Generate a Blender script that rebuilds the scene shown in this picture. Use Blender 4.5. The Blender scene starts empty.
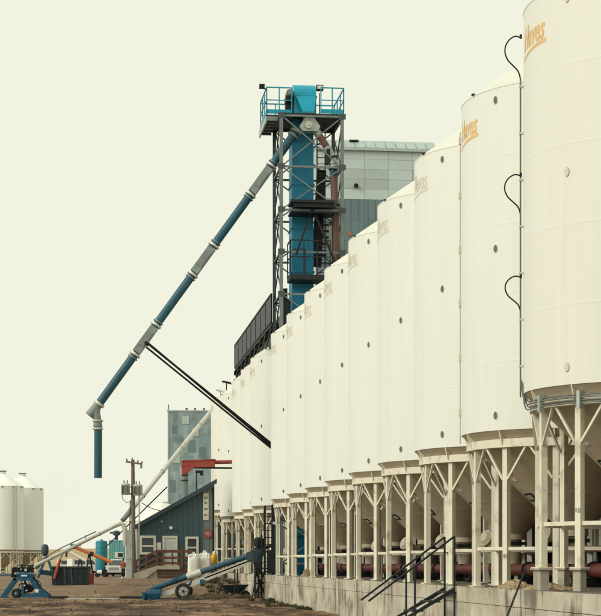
import bpy, math, random
import numpy as np
from mathutils import Vector, Matrix
random.seed(7); rng = np.random.default_rng(11)
R_ = math.radians
SC = bpy.context.scene
COL = SC.collection

# ------------------------------------------------------------------ camera
EYE = 1.65; F = 1820.0; CX = 300.5; HY = 564.0        # focal length / horizon in photo pixels (601 x 616)
cam_d = bpy.data.cameras.new('camera'); cam = bpy.data.objects.new('camera', cam_d); COL.objects.link(cam)
cam.location = (0, 0, EYE); cam.rotation_euler = (R_(90), 0, 0)
cam_d.sensor_width = 36; cam_d.lens = F / 616 * 36; cam_d.shift_y = (HY - 308) / 616
cam_d.clip_start = 0.5; cam_d.clip_end = 6000
SC.camera = cam
SC.render.resolution_x = 999; SC.render.resolution_y = 1024

# ------------------------------------------------------------------ sky, sun, exposure
SUN_EL, SUN_AZ = 30, 240          # azimuth: clockwise from +Y (north)
w = bpy.data.worlds.new('World'); SC.world = w; w.use_nodes = True
nt = w.node_tree; nt.nodes.clear()
out = nt.nodes.new('ShaderNodeOutputWorld'); bg = nt.nodes.new('ShaderNodeBackground')
sky = nt.nodes.new('ShaderNodeTexSky'); sky.sky_type = 'NISHITA'; sky.sun_disc = False
sky.sun_elevation = R_(SUN_EL); sky.sun_rotation = R_(SUN_AZ); sky.dust_density = 6.0; sky.air_density = 0.6
bw = nt.nodes.new('ShaderNodeRGBToBW'); nt.links.new(sky.outputs[0], bw.inputs[0])
mr = nt.nodes.new('ShaderNodeMath'); mr.operation = 'MULTIPLY'; mr.inputs[1].default_value = 0.001
nt.links.new(bw.outputs[0], mr.inputs[0])
# closed overcast: an even cream cloud layer with a trace of the clear sky's own brightness behind it
mixc = nt.nodes.new('ShaderNodeMix'); mixc.data_type = 'RGBA'; mixc.inputs[0].default_value = 0.02
mixc.inputs[6].default_value = (8.75, 8.90, 7.55, 1)
nt.links.new(sky.outputs[0], mixc.inputs[7])
wtc = nt.nodes.new('ShaderNodeTexCoord'); wmp = nt.nodes.new('ShaderNodeMapping'); wmp.inputs['Scale'].default_value = (1, 1, 2.5); nt.links.new(wtc.outputs['Generated'], wmp.inputs[0])
wn = nt.nodes.new('ShaderNodeTexNoise'); wn.inputs['Scale'].default_value = 5.0; wn.inputs['Detail'].default_value = 5; nt.links.new(wmp.outputs[0], wn.inputs[0])
wm = nt.nodes.new('ShaderNodeMix'); wm.data_type = 'RGBA'; nt.links.new(wn.outputs['Fac'], wm.inputs[0])
wm.inputs[6].default_value = (8.42, 8.58, 7.12, 1); wm.inputs[7].default_value = (8.84, 8.96, 7.50, 1); nt.links.new(wm.outputs[2], mixc.inputs[6])
nt.links.new(mixc.outputs[2], bg.inputs[0]); bg.inputs[1].default_value = 0.0785
nt.links.new(bg.outputs[0], out.inputs[0])
sd = bpy.data.lights.new('sun', 'SUN'); sd.energy = 1.4; sd.angle = R_(30); sd.color = (1.0, 0.98, 0.90)
sun = bpy.data.objects.new('sun', sd); COL.objects.link(sun)
sdir = Vector((math.sin(R_(SUN_AZ)) * math.cos(R_(SUN_EL)), math.cos(R_(SUN_AZ)) * math.cos(R_(SUN_EL)), math.sin(R_(SUN_EL))))
sun.rotation_euler = sdir.to_track_quat('Z', 'Y').to_euler()
vs = SC.view_settings; vs.view_transform = 'Standard'; vs.look = 'None'; vs.exposure = 0.4; vs.gamma = 1.0
vs.use_curve_mapping = False

# ------------------------------------------------------------------ materials
MATS = {}
def mat(name, col, rough=0.6, metal=0.0, var=0.12, scale=3.0, dirt=None, dirt_amt=0.0, streak=0, bump=0.0, bscale=20.0,
        spec=0.4, dlo=0.5, dhi=0.72, obj_var=0.0):
    m = bpy.data.materials.new(name); m.use_nodes = True; n = m.node_tree.nodes; l = m.node_tree.links
    b = n['Principled BSDF']; b.inputs['Roughness'].default_value = rough; b.inputs['Metallic'].default_value = metal
    b.inputs['Specular IOR Level'].default_value = spec
    tc = n.new('ShaderNodeTexCoord')
    ob = n.new('ShaderNodeObjectInfo'); of = n.new('ShaderNodeVectorMath'); of.operation = 'MULTIPLY_ADD'
    l.new(ob.outputs['Random'], of.inputs[0]); of.inputs[1].default_value = (37.0, 53.0, 29.0); l.new(tc.outputs['Object'], of.inputs[2]); crd = of.outputs[0]
    no = n.new('ShaderNodeTexNoise'); no.inputs['Scale'].default_value = scale; no.inputs['Detail'].default_value = 6
    l.new(crd, no.inputs['Vector'])
    mx = n.new('ShaderNodeMix'); mx.data_type = 'RGBA'
    lo = [max(0, c * (1 - var)) for c in col]; hi = [min(1, c * (1 + var)) for c in col]
    mx.inputs[6].default_value = (*lo, 1); mx.inputs[7].default_value = (*hi, 1)
    l.new(no.outputs['Fac'], mx.inputs[0]); cur = mx.outputs[2]
    if obj_var:
        oi = n.new('ShaderNodeObjectInfo'); hs = n.new('ShaderNodeHueSaturation')
        mp = n.new('ShaderNodeMapRange'); mp.inputs[3].default_value = 1 - obj_var; mp.inputs[4].default_value = 1 + obj_var
        l.new(oi.outputs['Random'], mp.inputs[0]); l.new(mp.outputs[0], hs.inputs['Value']); l.new(cur, hs.inputs['Color']); cur = hs.outputs[0]
    if dirt is not None:
        n2 = n.new('ShaderNodeTexNoise'); n2.inputs['Detail'].default_value = 8; n2.inputs['Roughness'].default_value = 0.65
        mpg = n.new('ShaderNodeMapping')
        mpg.inputs['Scale'].default_value = (streak * 1.0, streak * 1.0, 0.05 * streak) if streak else (1.7, 1.7, 1.7)
        l.new(crd, mpg.inputs['Vector']); l.new(mpg.outputs[0], n2.inputs['Vector']); n2.inputs['Scale'].default_value = 1.0 if streak else 1.6
        rp = n.new('ShaderNodeMapRange'); rp.inputs[1].default_value = dlo; rp.inputs[2].default_value = dhi; rp.inputs[4].default_value = dirt_amt
        l.new(n2.outputs['Fac'], rp.inputs[0])
        m2 = n.new('ShaderNodeMix'); m2.data_type = 'RGBA'; l.new(rp.outputs[0], m2.inputs[0]); l.new(cur, m2.inputs[6]); m2.inputs[7].default_value = (*dirt, 1)
        cur = m2.outputs[2]
    l.new(cur, b.inputs['Base Color'])
    if bump:
        n3 = n.new('ShaderNodeTexNoise'); n3.inputs['Scale'].default_value = bscale; n3.inputs['Detail'].default_value = 5
        l.new(tc.outputs['Object'], n3.inputs['Vector'])
        bp = n.new('ShaderNodeBump'); bp.inputs['Strength'].default_value = bump; bp.inputs['Distance'].default_value = 0.05
        l.new(n3.outputs['Fac'], bp.inputs['Height']); l.new(bp.outputs[0], b.inputs['Normal'])
    MATS[name] = m
    return m

CREAM = (0.795, 0.80, 0.725)
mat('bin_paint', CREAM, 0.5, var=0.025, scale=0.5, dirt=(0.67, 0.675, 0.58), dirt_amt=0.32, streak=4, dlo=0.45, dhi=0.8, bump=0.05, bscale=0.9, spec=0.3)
mat('bin_paint_lifted', (0.90, 0.915, 0.85), 0.5, var=0.02, scale=0.5, dirt=(0.82, 0.83, 0.75), dirt_amt=0.3, streak=4)  # bin cream brightened for the far-left pair, light and haze put into colour
mat('bin_paint_warm', (0.783, 0.785, 0.700), 0.5, var=0.025, scale=0.5, dirt=(0.68, 0.66, 0.55), dirt_amt=0.34, streak=4, dlo=0.45, dhi=0.8, bump=0.05, bscale=0.9, spec=0.3)  # slightly yellower cream, the nearest bin's lesser haze put into colour
mat('roof_paint_dimmed', (0.69, 0.69, 0.60), 0.6, var=0.05, scale=1, dirt=(0.60, 0.59, 0.50), dirt_amt=0.4, spec=0.2)  # bin cream darkened to offset the stronger light on the roofs
mat('leg_paint', (0.75, 0.71, 0.56), 0.55, var=0.08, scale=4, dirt=(0.30, 0.22, 0.13), dirt_amt=0.7, dlo=0.52, dhi=0.74)
mat('boot_paint', (0.40, 0.37, 0.29), 0.7, var=0.2, scale=5, dirt=(0.14, 0.13, 0.11), dirt_amt=0.8)
mat('cone_paint_shaded', (0.50, 0.43, 0.31), 0.55, var=0.05, scale=1, dirt=(0.34, 0.28, 0.19), dirt_amt=0.5)  # bin cream turned darker tan, shade under the bins put into colour
mat('logo_orange', (0.78, 0.50, 0.20), 0.6, var=0.15, scale=12)
mat('logo_faded', (0.70, 0.66, 0.53), 0.6, var=0.15, scale=12)
mat('port_glass', (0.13, 0.14, 0.115), 0.25)
mat('port_cover', (0.66, 0.61, 0.46), 0.5)
mat('port_rim', (0.45, 0.44, 0.36), 0.5)
mat('conduit', (0.16, 0.165, 0.15), 0.5, metal=0.3)
mat('conduit_pale', (0.55, 0.54, 0.45), 0.5)
mat('warning_red', (0.30, 0.075, 0.05), 0.5)
mat('stencil', (0.30, 0.29, 0.24), 0.7, var=0.4, scale=30)
mat('white_print', (0.75, 0.75, 0.68), 0.5)
mat('black', (0.011, 0.014, 0.015), 0.55, var=0.3, spec=0.25)
mat('dark_steel', (0.018, 0.025, 0.027), 0.6, spec=0.25, metal=0.0, var=0.3, scale=6, dirt=(0.07, 0.055, 0.04), dirt_amt=0.4)
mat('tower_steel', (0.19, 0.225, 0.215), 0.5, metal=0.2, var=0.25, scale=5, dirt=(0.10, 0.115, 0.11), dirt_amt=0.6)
mat('tower_dark', (0.065, 0.085, 0.085), 0.5, var=0.25, scale=5, dirt=(0.03, 0.04, 0.04), dirt_amt=0.5)  # darker copy of the tower steel, shade of back and side members in colour
mat('joint_grey', (0.24, 0.285, 0.265), 0.5, metal=0.1, var=0.2, scale=5, dirt=(0.14, 0.16, 0.15), dirt_amt=0.6)
mat('grey_steel', (0.22, 0.25, 0.24), 0.45, metal=0.3, var=0.2, scale=6, dirt=(0.16, 0.16, 0.14), dirt_amt=0.5)
mat('galv', (0.42, 0.47, 0.43), 0.45, metal=0.35, var=0.2, scale=5, dirt=(0.2, 0.2, 0.17), dirt_amt=0.4)
mat('pale_steel', (0.60, 0.60, 0.52), 0.45, metal=0.2, var=0.12, scale=4, dirt=(0.3, 0.28, 0.22), dirt_amt=0.4)
mat('tower_blue', (0.001, 0.185, 0.315), 0.45, var=0.22, scale=2, dirt=(0.006, 0.11, 0.18), dirt_amt=0.5, streak=7)
mat('hood_blue', (0.003, 0.31, 0.45), 0.35, var=0.1, scale=2)
mat('pipe_blue', (0.016, 0.088, 0.125), 0.4, var=0.2, scale=3, dirt=(0.04, 0.095, 0.115), dirt_amt=0.6)
mat('machine_blue', (0.006, 0.085, 0.155), 0.42, var=0.2, scale=5, dirt=(0.10, 0.085, 0.06), dirt_amt=0.5, dlo=0.52)
mat('auger_blue', (0.03, 0.092, 0.13), 0.45, var=0.2, scale=5, dirt=(0.14, 0.12, 0.09), dirt_amt=0.6)
mat('auger_dark', (0.03, 0.06, 0.085), 0.45, var=0.25, scale=5, dirt=(0.10, 0.09, 0.07), dirt_amt=0.5)
mat('brown_pipe', (0.19, 0.095, 0.075), 0.6, var=0.15, scale=5, dirt=(0.10, 0.06, 0.05), dirt_amt=0.6)
mat('red_paint', (0.34, 0.055, 0.04), 0.5, var=0.15, scale=4, dirt=(0.2, 0.06, 0.04), dirt_amt=0.6)
mat('conveyor_red', (0.115, 0.024, 0.020), 0.5, var=0.2, scale=4, dirt=(0.06, 0.03, 0.025), dirt_amt=0.7, spec=0.2)  # red darkened, shade under the bins put into colour
mat('orange_paint', (0.52, 0.16, 0.045), 0.5, var=0.15)
mat('yellow_paint', (0.66, 0.36, 0.02), 0.5, var=0.15)
mat('rubber', (0.022, 0.023, 0.023), 0.85, var=0.3, dirt=(0.12, 0.09, 0.06), dirt_amt=0.4)
mat('rim', (0.45, 0.44, 0.38), 0.5, metal=0.2)
mat('pad_top', (0.15, 0.12, 0.09), 0.9, var=0.3, scale=3, dirt=(0.09, 0.07, 0.05), dirt_amt=0.7, bump=0.2)  # pad colour darkened to deepen the shade under the bins
mat('concrete_top', (0.46, 0.42, 0.34), 0.9, var=0.2, scale=3, dirt=(0.2, 0.15, 0.1), dirt_amt=0.6, bump=0.2)
mat('shed_blue', (0.055, 0.102, 0.118), 0.5, var=0.1, scale=2, dirt=(0.10, 0.14, 0.15), dirt_amt=0.5, streak=7)
mat('shed_grey', (0.19, 0.22, 0.22), 0.5, var=0.1, scale=2, dirt=(0.12, 0.13, 0.13), dirt_amt=0.5, streak=7)
mat('trim_white', (0.70, 0.67, 0.55), 0.6, var=0.08, scale=6)
mat('fascia', (0.04, 0.065, 0.08), 0.5)
mat('window_glass', (0.03, 0.045, 0.05), 0.12, spec=0.6)
mat('door_white', (0.66, 0.68, 0.64), 0.5, var=0.05)
mat('wood_red', (0.16, 0.072, 0.045), 0.8, var=0.25, scale=6, dirt=(0.09, 0.06, 0.045), dirt_amt=0.6)
mat('wood_deck', (0.13, 0.085, 0.06), 0.85, var=0.3, scale=5, dirt=(0.07, 0.05, 0.04), dirt_amt=0.6, obj_var=0.15)
mat('rust_window', (0.36, 0.15, 0.075), 0.7)
mat('wood_pole', (0.20, 0.145, 0.10), 0.85, var=0.3, scale=4, dirt=(0.09, 0.07, 0.055), dirt_amt=0.7, streak=7)
mat('bag_white', (0.80, 0.80, 0.74), 0.8, var=0.06, scale=4, bump=0.4, bscale=6)
mat('teal_tank', (0.02, 0.22, 0.28), 0.5, var=0.1, scale=1)
mat('teal_trailer', (0.14, 0.38, 0.38), 0.5, var=0.08, scale=1)
mat('black_plastic', (0.012, 0.026, 0.030), 0.5, var=0.15, scale=2, dirt=(0.05, 0.06, 0.06), dirt_amt=0.5, streak=7)
mat('car_silver', (0.55, 0.57, 0.53), 0.3, metal=0.2, var=0.03, spec=0.5)
mat('car_white', (0.75, 0.75, 0.70), 0.35, var=0.03)
mat('car_glass', (0.05, 0.07, 0.075), 0.1, spec=0.6)
mat('lamp_glass', (0.75, 0.75, 0.70), 0.15)
mat('elev_light', (0.52, 0.61, 0.58), 0.5, metal=0.0, var=0.05, scale=1, dirt=(0.49, 0.56, 0.52), dirt_amt=0.6, streak=7, obj_var=0.05)
mat('elev_mid', (0.42, 0.49, 0.46), 0.5, metal=0.0, var=0.06, scale=1, dirt=(0.34, 0.42, 0.40), dirt_amt=0.6, streak=7, obj_var=0.06)
mat('elev_dark', (0.14, 0.21, 0.22), 0.5, metal=0.0, var=0.1, scale=1, dirt=(0.21, 0.28, 0.28), dirt_amt=0.5, streak=7, obj_var=0.08)
mat('elev_roof', (0.40, 0.48, 0.45), 0.4, var=0.05, obj_var=0.05)
mat('skin', (0.45, 0.27, 0.19), 0.6); mat('hair', (0.05, 0.035, 0.025), 0.7)
mat('cloth_orange', (0.42, 0.10, 0.05), 0.85, var=0.15, scale=10); mat('cloth_dark', (0.02, 0.022, 0.026), 0.9, var=0.2); mat('boot_pale', (0.5, 0.48, 0.4), 0.8)
mat('grain', (0.47, 0.35, 0.21), 0.9, var=0.45, scale=22, dirt=(0.16, 0.11, 0.07), dirt_amt=0.7, bump=0.8, bscale=45)
mat('weed', (0.060, 0.060, 0.028), 0.8, var=0.4, scale=4)
mat('dry_stick', (0.13, 0.095, 0.06), 0.9, var=0.3)
mat('back_wall', (0.012, 0.026, 0.030), 0.7, var=0.2, scale=2, spec=0.15)  # teal taken near black, shade behind the bins put into colour
mat('black_mesh', (0.045, 0.06, 0.06), 0.6, var=0.4, scale=3, dirt=(0.11, 0.13, 0.125), dirt_amt=0.6)

def patchwork(name):
    m = bpy.data.materials.new(name); m.use_nodes = True; n = m.node_tree.nodes; l = m.node_tree.links
    b = n['Principled BSDF']; b.inputs['Roughness'].default_value = 0.5
    tc = n.new('ShaderNodeTexCoord'); sp = n.new('ShaderNodeSeparateXYZ'); cb = n.new('ShaderNodeCombineXYZ')
    l.new(tc.outputs['Object'], sp.inputs[0]); 
    ad = n.new('ShaderNodeMath'); l.new(sp.outputs[0], ad.inputs[0]); l.new(sp.outputs[1], ad.inputs[1])
    l.new(ad.outputs[0], cb.inputs[1]); l.new(sp.outputs[2], cb.inputs[0])
    br = n.new('ShaderNodeTexBrick'); br.inputs['Scale'].default_value = 1.0; br.inputs['Mortar Size'].default_value = 0.012
    br.inputs['Brick Width'].default_value = 1.35; br.inputs['Row Height'].default_value = 0.72; br.offset = 0.37
    br.inputs['Color1'].default_value = (0.19, 0.27, 0.285, 1); br.inputs['Color2'].default_value = (0.29, 0.375, 0.375, 1); br.inputs['Mortar'].default_value = (0.15, 0.22, 0.23, 1)
    l.new(cb.outputs[0], br.inputs['Vector'])
    no = n.new('ShaderNodeTexNoise'); no.inputs['Scale'].default_value = 0.6; l.new(tc.outputs['Object'], no.inputs[0])
    mx = n.new('ShaderNodeMix'); mx.data_type = 'RGBA'; mx.blend_type = 'OVERLAY'; mx.inputs[0].default_value = 0.5
    l.new(br.outputs['Color'], mx.inputs[6]); l.new(no.outputs['Fac'], mx.inputs[7]); l.new(mx.outputs[2], b.inputs['Base Color'])
    MATS[name] = m
patchwork('patch_tin')
def concrete_mat():
    m = bpy.data.materials.new('concrete'); m.use_nodes = True; n = m.node_tree.nodes; l = m.node_tree.links
    b = n['Principled BSDF']; b.inputs['Roughness'].default_value = 0.9; b.inputs['Specular IOR Level'].default_value = 0.2
    tc = n.new('ShaderNodeTexCoord'); ge = n.new('ShaderNodeNewGeometry')
    def noise(sx, sy, sz, det=7, rough=.62, off=0.0):
        mp = n.new('ShaderNodeMapping'); mp.inputs['Scale'].default_value = (sx, sy, sz); mp.inputs['Location'].default_value = (off, off, off); l.new(ge.outputs['Position'], mp.inputs[0])
        t = n.new('ShaderNodeTexNoise'); t.inputs['Scale'].default_value = 1; t.inputs['Detail'].default_value = det; t.inputs['Roughness'].default_value = rough; l.new(mp.outputs[0], t.inputs[0]); return t.outputs['Fac']
    def layer(cur, f, lo, hi, amt, col):
        r = n.new('ShaderNodeMapRange'); r.inputs[1].default_value = lo; r.inputs[2].default_value = hi; r.inputs[4].default_value = amt; l.new(f, r.inputs[0])
        x = n.new('ShaderNodeMix'); x.data_type = 'RGBA'; l.new(r.outputs[0], x.inputs[0]); x.inputs[7].default_value = (*col, 1)
        if isinstance(cur, tuple): x.inputs[6].default_value = (*cur, 1)
        else: l.new(cur, x.inputs[6])
        return x.outputs[2]
    c = layer((0.60, 0.555, 0.45), noise(1.2, 1.2, 2.0), .36, .70, 1.0, (0.42, 0.365, 0.27))
    c = layer(c, noise(.55, .55, .55, 9, .68), .50, .64, .55, (0.25, 0.19, 0.125))         # blotchy damp stains
    mk = n.new('ShaderNodeMath'); mk.operation = 'MULTIPLY'; l.new(noise(2.6, 2.6, .30, 7, .66, 9), mk.inputs[0]); l.new(noise(.45, .45, 1.1, 4, .5, 5), mk.inputs[1])
    c = layer(c, mk.outputs[0], .268, .35, .72, (0.095, 0.066, 0.045))                     # run-off streaks, here and there
    c = layer(c, noise(5, 5, 6, 8, .7, 3), .60, .72, .5, (0.16, 0.13, 0.095))              # spalls and specks
    c = layer(c, noise(2.0, 2.0, .9, 6, .65, 21), .58, .68, .5, (0.66, 0.63, 0.53))        # pale lime bloom
    l.new(c, b.inputs['Base Color'])
    bp = n.new('ShaderNodeBump'); bp.inputs['Strength'].default_value = .5; bp.inputs['Distance'].default_value = .03; l.new(noise(9, 9, 9, 8, .7), bp.inputs['Height']); l.new(bp.outputs[0], b.inputs['Normal'])
    MATS['concrete'] = m
concrete_mat()


def dirt_mat():
    m = bpy.data.materials.new('dirt'); m.use_nodes = True; n = m.node_tree.nodes; l = m.node_tree.links
    b = n['Principled BSDF']; b.inputs['Specular IOR Level'].default_value = 0.25
    tc = n.new('ShaderNodeTexCoord')
    def noise(sx, sy, sc, det=8, rough=0.6):
        mp = n.new('ShaderNodeMapping'); mp.inputs['Scale'].default_value = (sx, sy, 1); l.new(tc.outputs['Object'], mp.inputs[0])
        t = n.new('ShaderNodeTexNoise'); t.inputs['Scale'].default_value = sc; t.inputs['Detail'].default_value = det; t.inputs['Roughness'].default_value = rough
        l.new(mp.outputs[0], t.inputs[0]); return t.outputs['Fac']
    def ramp(f, stops):
        r = n.new('ShaderNodeValToRGB'); l.new(f, r.inputs[0])
        while len(r.color_ramp.elements) < len(stops): r.color_ramp.elements.new(0.5)
        for e, (p, c) in zip(r.color_ramp.elements, stops): e.position = p; e.color = (*c, 1)
        return r.outputs[0]
    base = ramp(noise(0.6, 0.28, 0.8, 10, 0.68), [(0.38, (0.028, 0.018, 0.013)), (0.47, (0.106, 0.066, 0.038)), (0.54, (0.212, 0.136, 0.079)), (0.66, (0.392, 0.267, 0.159))])
    fine = ramp(noise(1, 0.5, 6.0), [(0.25, (0.35, 0.35, 0.35)), (0.75, (0.75, 0.75, 0.75))])
    mx = n.new('ShaderNodeMix'); mx.data_type = 'RGBA'; mx.blend_type = 'OVERLAY'; mx.inputs[0].default_value = 0.8
    l.new(base, mx.inputs[6]); l.new(fine, mx.inputs[7])
    # damp ruts running across the yard
    wet = n.new('ShaderNodeMapRange'); wet.inputs[1].default_value = 0.53; wet.inputs[2].default_value = 0.63; l.new(noise(0.16, 1.0, 0.5, 6), wet.inputs[0])
    m2 = n.new('ShaderNodeMix'); m2.data_type = 'RGBA'; wm = n.new('ShaderNodeMath'); wm.operation = 'MULTIPLY'; wm.inputs[1].default_value = 0.8
    l.new(wet.outputs[0], wm.inputs[0]); l.new(wm.outputs[0], m2.inputs[0]); l.new(mx.outputs[2], m2.inputs[6]); m2.inputs[7].default_value = (0.045, 0.034, 0.028, 1)
    sp0 = n.new('ShaderNodeSeparateXYZ'); l.new(tc.outputs['Object'], sp0.inputs[0])
    nd = n.new('ShaderNodeMath'); nd.operation = 'MULTIPLY_ADD'; l.new(noise(0.5, 0.3, 0.4, 5), nd.inputs[0]); nd.inputs[1].default_value = 22; l.new(sp0.outputs[1], nd.inputs[2])
    dr = n.new('ShaderNodeMapRange'); dr.inputs[1].default_value = 84; dr.inputs[2].default_value = 108; dr.inputs[3].default_value = 0.0; dr.inputs[4].default_value = 0.75; l.new(nd.outputs[0], dr.inputs[0])
    dry = ramp(noise(0.35, 1, 0.6, 9, .68), [(0.34, (0.127, 0.082, 0.050)), (0.5, (0.244, 0.165, 0.099)), (0.66, (0.382, 0.272, 0.168))])
    m25 = n.new('ShaderNodeMix'); m25.data_type = 'RGBA'; l.new(dr.outputs[0], m25.inputs[0]); l.new(m2.outputs[2], m25.inputs[6]); l.new(dry, m25.inputs[7]); m2 = m25
    # dry stubble field beyond the yard
    sp = n.new('ShaderNodeSeparateXYZ'); l.new(tc.outputs['Object'], sp.inputs[0])
    fr = n.new('ShaderNodeMapRange'); fr.inputs[1].default_value = 230; fr.inputs[2].default_value = 300; l.new(sp.outputs[1], fr.inputs[0])
    m3 = n.new('ShaderNodeMix'); m3.data_type = 'RGBA'; l.new(fr.outputs[0], m3.inputs[0]); l.new(m2.outputs[2], m3.inputs[6])
    fld = ramp(noise(0.2, 1, 0.05), [(0.3, (0.360, 0.252, 0.129)), (0.7, (0.488, 0.359, 0.198))]); l.new(fld, m3.inputs[7])
    l.new(m3.outputs[2], b.inputs['Base Color'])
    ro = n.new('ShaderNodeMapRange'); ro.inputs[3].default_value = 0.95; ro.inputs[4].default_value = 0.6; l.new(wet.outputs[0], ro.inputs[0]); l.new(ro.outputs[0], b.inputs['Roughness'])
    bp = n.new('ShaderNodeBump'); bp.inputs['Strength'].default_value = 0.7; bp.inputs['Distance'].default_value = 0.12
    l.new(noise(1, 1, 5.0, 8, 0.7), bp.inputs['Height']); l.new(bp.outputs[0], b.inputs['Normal'])
    MATS['dirt'] = m
dirt_mat()

# ------------------------------------------------------------------ mesh helpers
class MB:
    def __init__(s): s.v = []; s.f = []
    def add(s, vs, fs):
        k = len(s.v); s.v += [tuple(p) for p in vs]; s.f += [tuple(i + k for i in f) for f in fs]; return s
    def box(s, x0, x1, y0, y1, z0, z1):
        vs = [(x0,y0,z0),(x1,y0,z0),(x1,y1,z0),(x0,y1,z0),(x0,y0,z1),(x1,y0,z1),(x1,y1,z1),(x0,y1,z1)]
        return s.add(vs, [(0,3,2,1),(4,5,6,7),(0,1,5,4),(1,2,6,5),(2,3,7,6),(3,0,4,7)])
    def beam(s, p0, p1, w_, h_, up=(0,0,1)):
        p0 = Vector(p0); p1 = Vector(p1); d = (p1 - p0).normalized(); up = Vector(up)
        a = d.cross(up)
        if a.length < 1e-4: a = d.cross(Vector((1,0,0)))
        a.normalize(); b = a.cross(d).normalized()
        vs = []
        for p in (p0, p1):
            for (i, j) in ((-1,-1),(1,-1),(1,1),(-1,1)): vs.append(p + a * (i * w_ / 2) + b * (j * h_ / 2))
        return s.add(vs, [(0,1,2,3),(7,6,5,4),(0,4,5,1),(1,5,6,2),(2,6,7,3),(3,7,4,0)])
    def tube(s, p0, p1, r0, n=16, r1=None, caps=True):
        r1 = r0 if r1 is None else r1
        p0 = Vector(p0); p1 = Vector(p1); d = (p1 - p0).normalized()
        a = d.orthogonal().normalized(); b = d.cross(a)
        vs = []
        for p, r in ((p0, r0), (p1, r1)):
            for i in range(n):
                t = 2 * math.pi * i / n; vs.append(p + (a * math.cos(t) + b * math.sin(t)) * r)
        fs = [(i, (i + 1) % n, n + (i + 1) % n, n + i) for i in range(n)]
        if caps: fs += [tuple(range(n - 1, -1, -1)), tuple(range(n, 2 * n))]
        return s.add(vs, fs)
    def path(s, pts, r, n=8):
        pts = [Vector(p) for p in pts]; rings = []; a = None
        for i, p in enumerate(pts):
            d = (pts[min(i + 1, len(pts) - 1)] - pts[max(i - 1, 0)]).normalized()
            a = d.orthogonal().normalized() if a is None else (a - d * a.dot(d)).normalized()
            b = d.cross(a)
            rr = r[i] if isinstance(r, (list, tuple)) else r
            rings.append([p + (a * math.cos(2*math.pi*k/n) + b * math.sin(2*math.pi*k/n)) * rr for k in range(n)])
        vs = [q for rg in rings for q in rg]; fs = []
        for i in range(len(pts) - 1):
            for k in range(n): fs.append((i*n+k, i*n+(k+1)%n, (i+1)*n+(k+1)%n, (i+1)*n+k))
        fs += [tuple(range(n - 1, -1, -1)), tuple(range((len(pts)-1)*n, len(pts)*n))]
        return s.add(vs, fs)
    def lathe(s, prof, n=64, c=(0,0,0), cap=False):
        vs = []
        for (r, z) in prof:
            for i in range(n):
                t = 2 * math.pi * i / n; vs.append((c[0] + r*math.cos(t), c[1] + r*math.sin(t), c[2] + z))
        fs = []
        for j in range(len(prof) - 1):
            for i in range(n): fs.append((j*n+i, j*n+(i+1)%n, (j+1)*n+(i+1)%n, (j+1)*n+i))
        if cap: fs += [tuple(range(n-1,-1,-1)), tuple(range((len(prof)-1)*n, len(prof)*n))]
        return s.add(vs, fs)
    def loft(s, rings):
        n = len(rings[0]); vs = [p for r in rings for p in r]; fs = []
        for j in range(len(rings) - 1):
            for i in range(n): fs.append((j*n+i, j*n+(i+1)%n, (j+1)*n+(i+1)%n, (j+1)*n+i))
        fs += [tuple(range(n-1,-1,-1)), tuple(range((len(rings)-1)*n, len(rings)*n))]
        return s.add(vs, fs)
    def extr(s, poly, a0, a1, axis='y'):
        """poly of 2-tuples; axis y: (x,z) poly, axis x: (y,z) poly, axis z: (x,y) poly"""
        def pt(q, a): return (q[0], a, q[1]) if axis == 'y' else ((a, q[0], q[1]) if axis == 'x' else (q[0], q[1], a))
        return s.loft([[pt(q, a0) for q in poly], [pt(q, a1) for q in poly]])
    def mesh(s, name, m, smooth=False):
        me = bpy.data.meshes.new(name); me.from_pydata(s.v, [], s.f); me.materials.append(MATS[m] if isinstance(m, str) else m)
        bmfix(me)
        if smooth:
            me.polygons.foreach_set('use_smooth', [True] * len(me.polygons)); me.set_sharp_from_angle(angle=R_(32))
        return me
import bmesh
def bmfix(me):
    bm = bmesh.new(); bm.from_mesh(me); bmesh.ops.recalc_face_normals(bm, faces=bm.faces); bm.to_mesh(me); bm.free()
def link(name, me, parent=None, loc=(0,0,0), rz=0, rot=None):
    o = bpy.data.objects.new(name, me); COL.objects.link(o); o.location = loc
    o.rotation_euler = rot if rot is not None else (0, 0, rz)
    if parent is not None: o.parent = parent
    return o
def part(name, mb, m, parent, smooth=False, **k): return link(name, mb.mesh(name, m, smooth), parent, **k)
def tag(o, label=None, cat=None, group=None, kind=None):
    if label: o['label'] = label
    if cat: o['category'] = cat
    if group: o['group'] = group
    if kind: o['kind'] = kind
    return o
def thing(name, label, cat, loc=(0,0,0), rz=0, group=None):
    return tag(link(name, None, None, loc, rz), label, cat, group)
def one(name, mb, m, label, cat, loc=(0,0,0), rz=0, group=None, smooth=False):
    return tag(link(name, mb.mesh(name, m, smooth), None, loc, rz), label, cat, group)
def copy_tree(o, parent=None, skip=()):
    c = o.copy(); COL.objects.link(c); c.parent = parent
    for ch in list(o.children):
        if ch.name.split('.')[0] in skip: continue
        copy_tree(ch, c)
    return c
def at(px, py, D): return Vector(((px - CX) / F * D, D, EYE + (HY - py) / F * D))

# ------------------------------------------------------------------ the row: frame of reference
BS = 0.12115; ANG = math.atan(BS)
U = Vector((-math.sin(ANG), math.cos(ANG), 0)); V = Vector((math.cos(ANG), math.sin(ANG), 0))
W0 = Vector((15370 / F, 0, 0))
PAD = 1.15
def RF(a, b, z=0): return W0 + U * a + V * b + Vector((0, 0, z))
def a_of(D): return D / math.cos(ANG)

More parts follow.
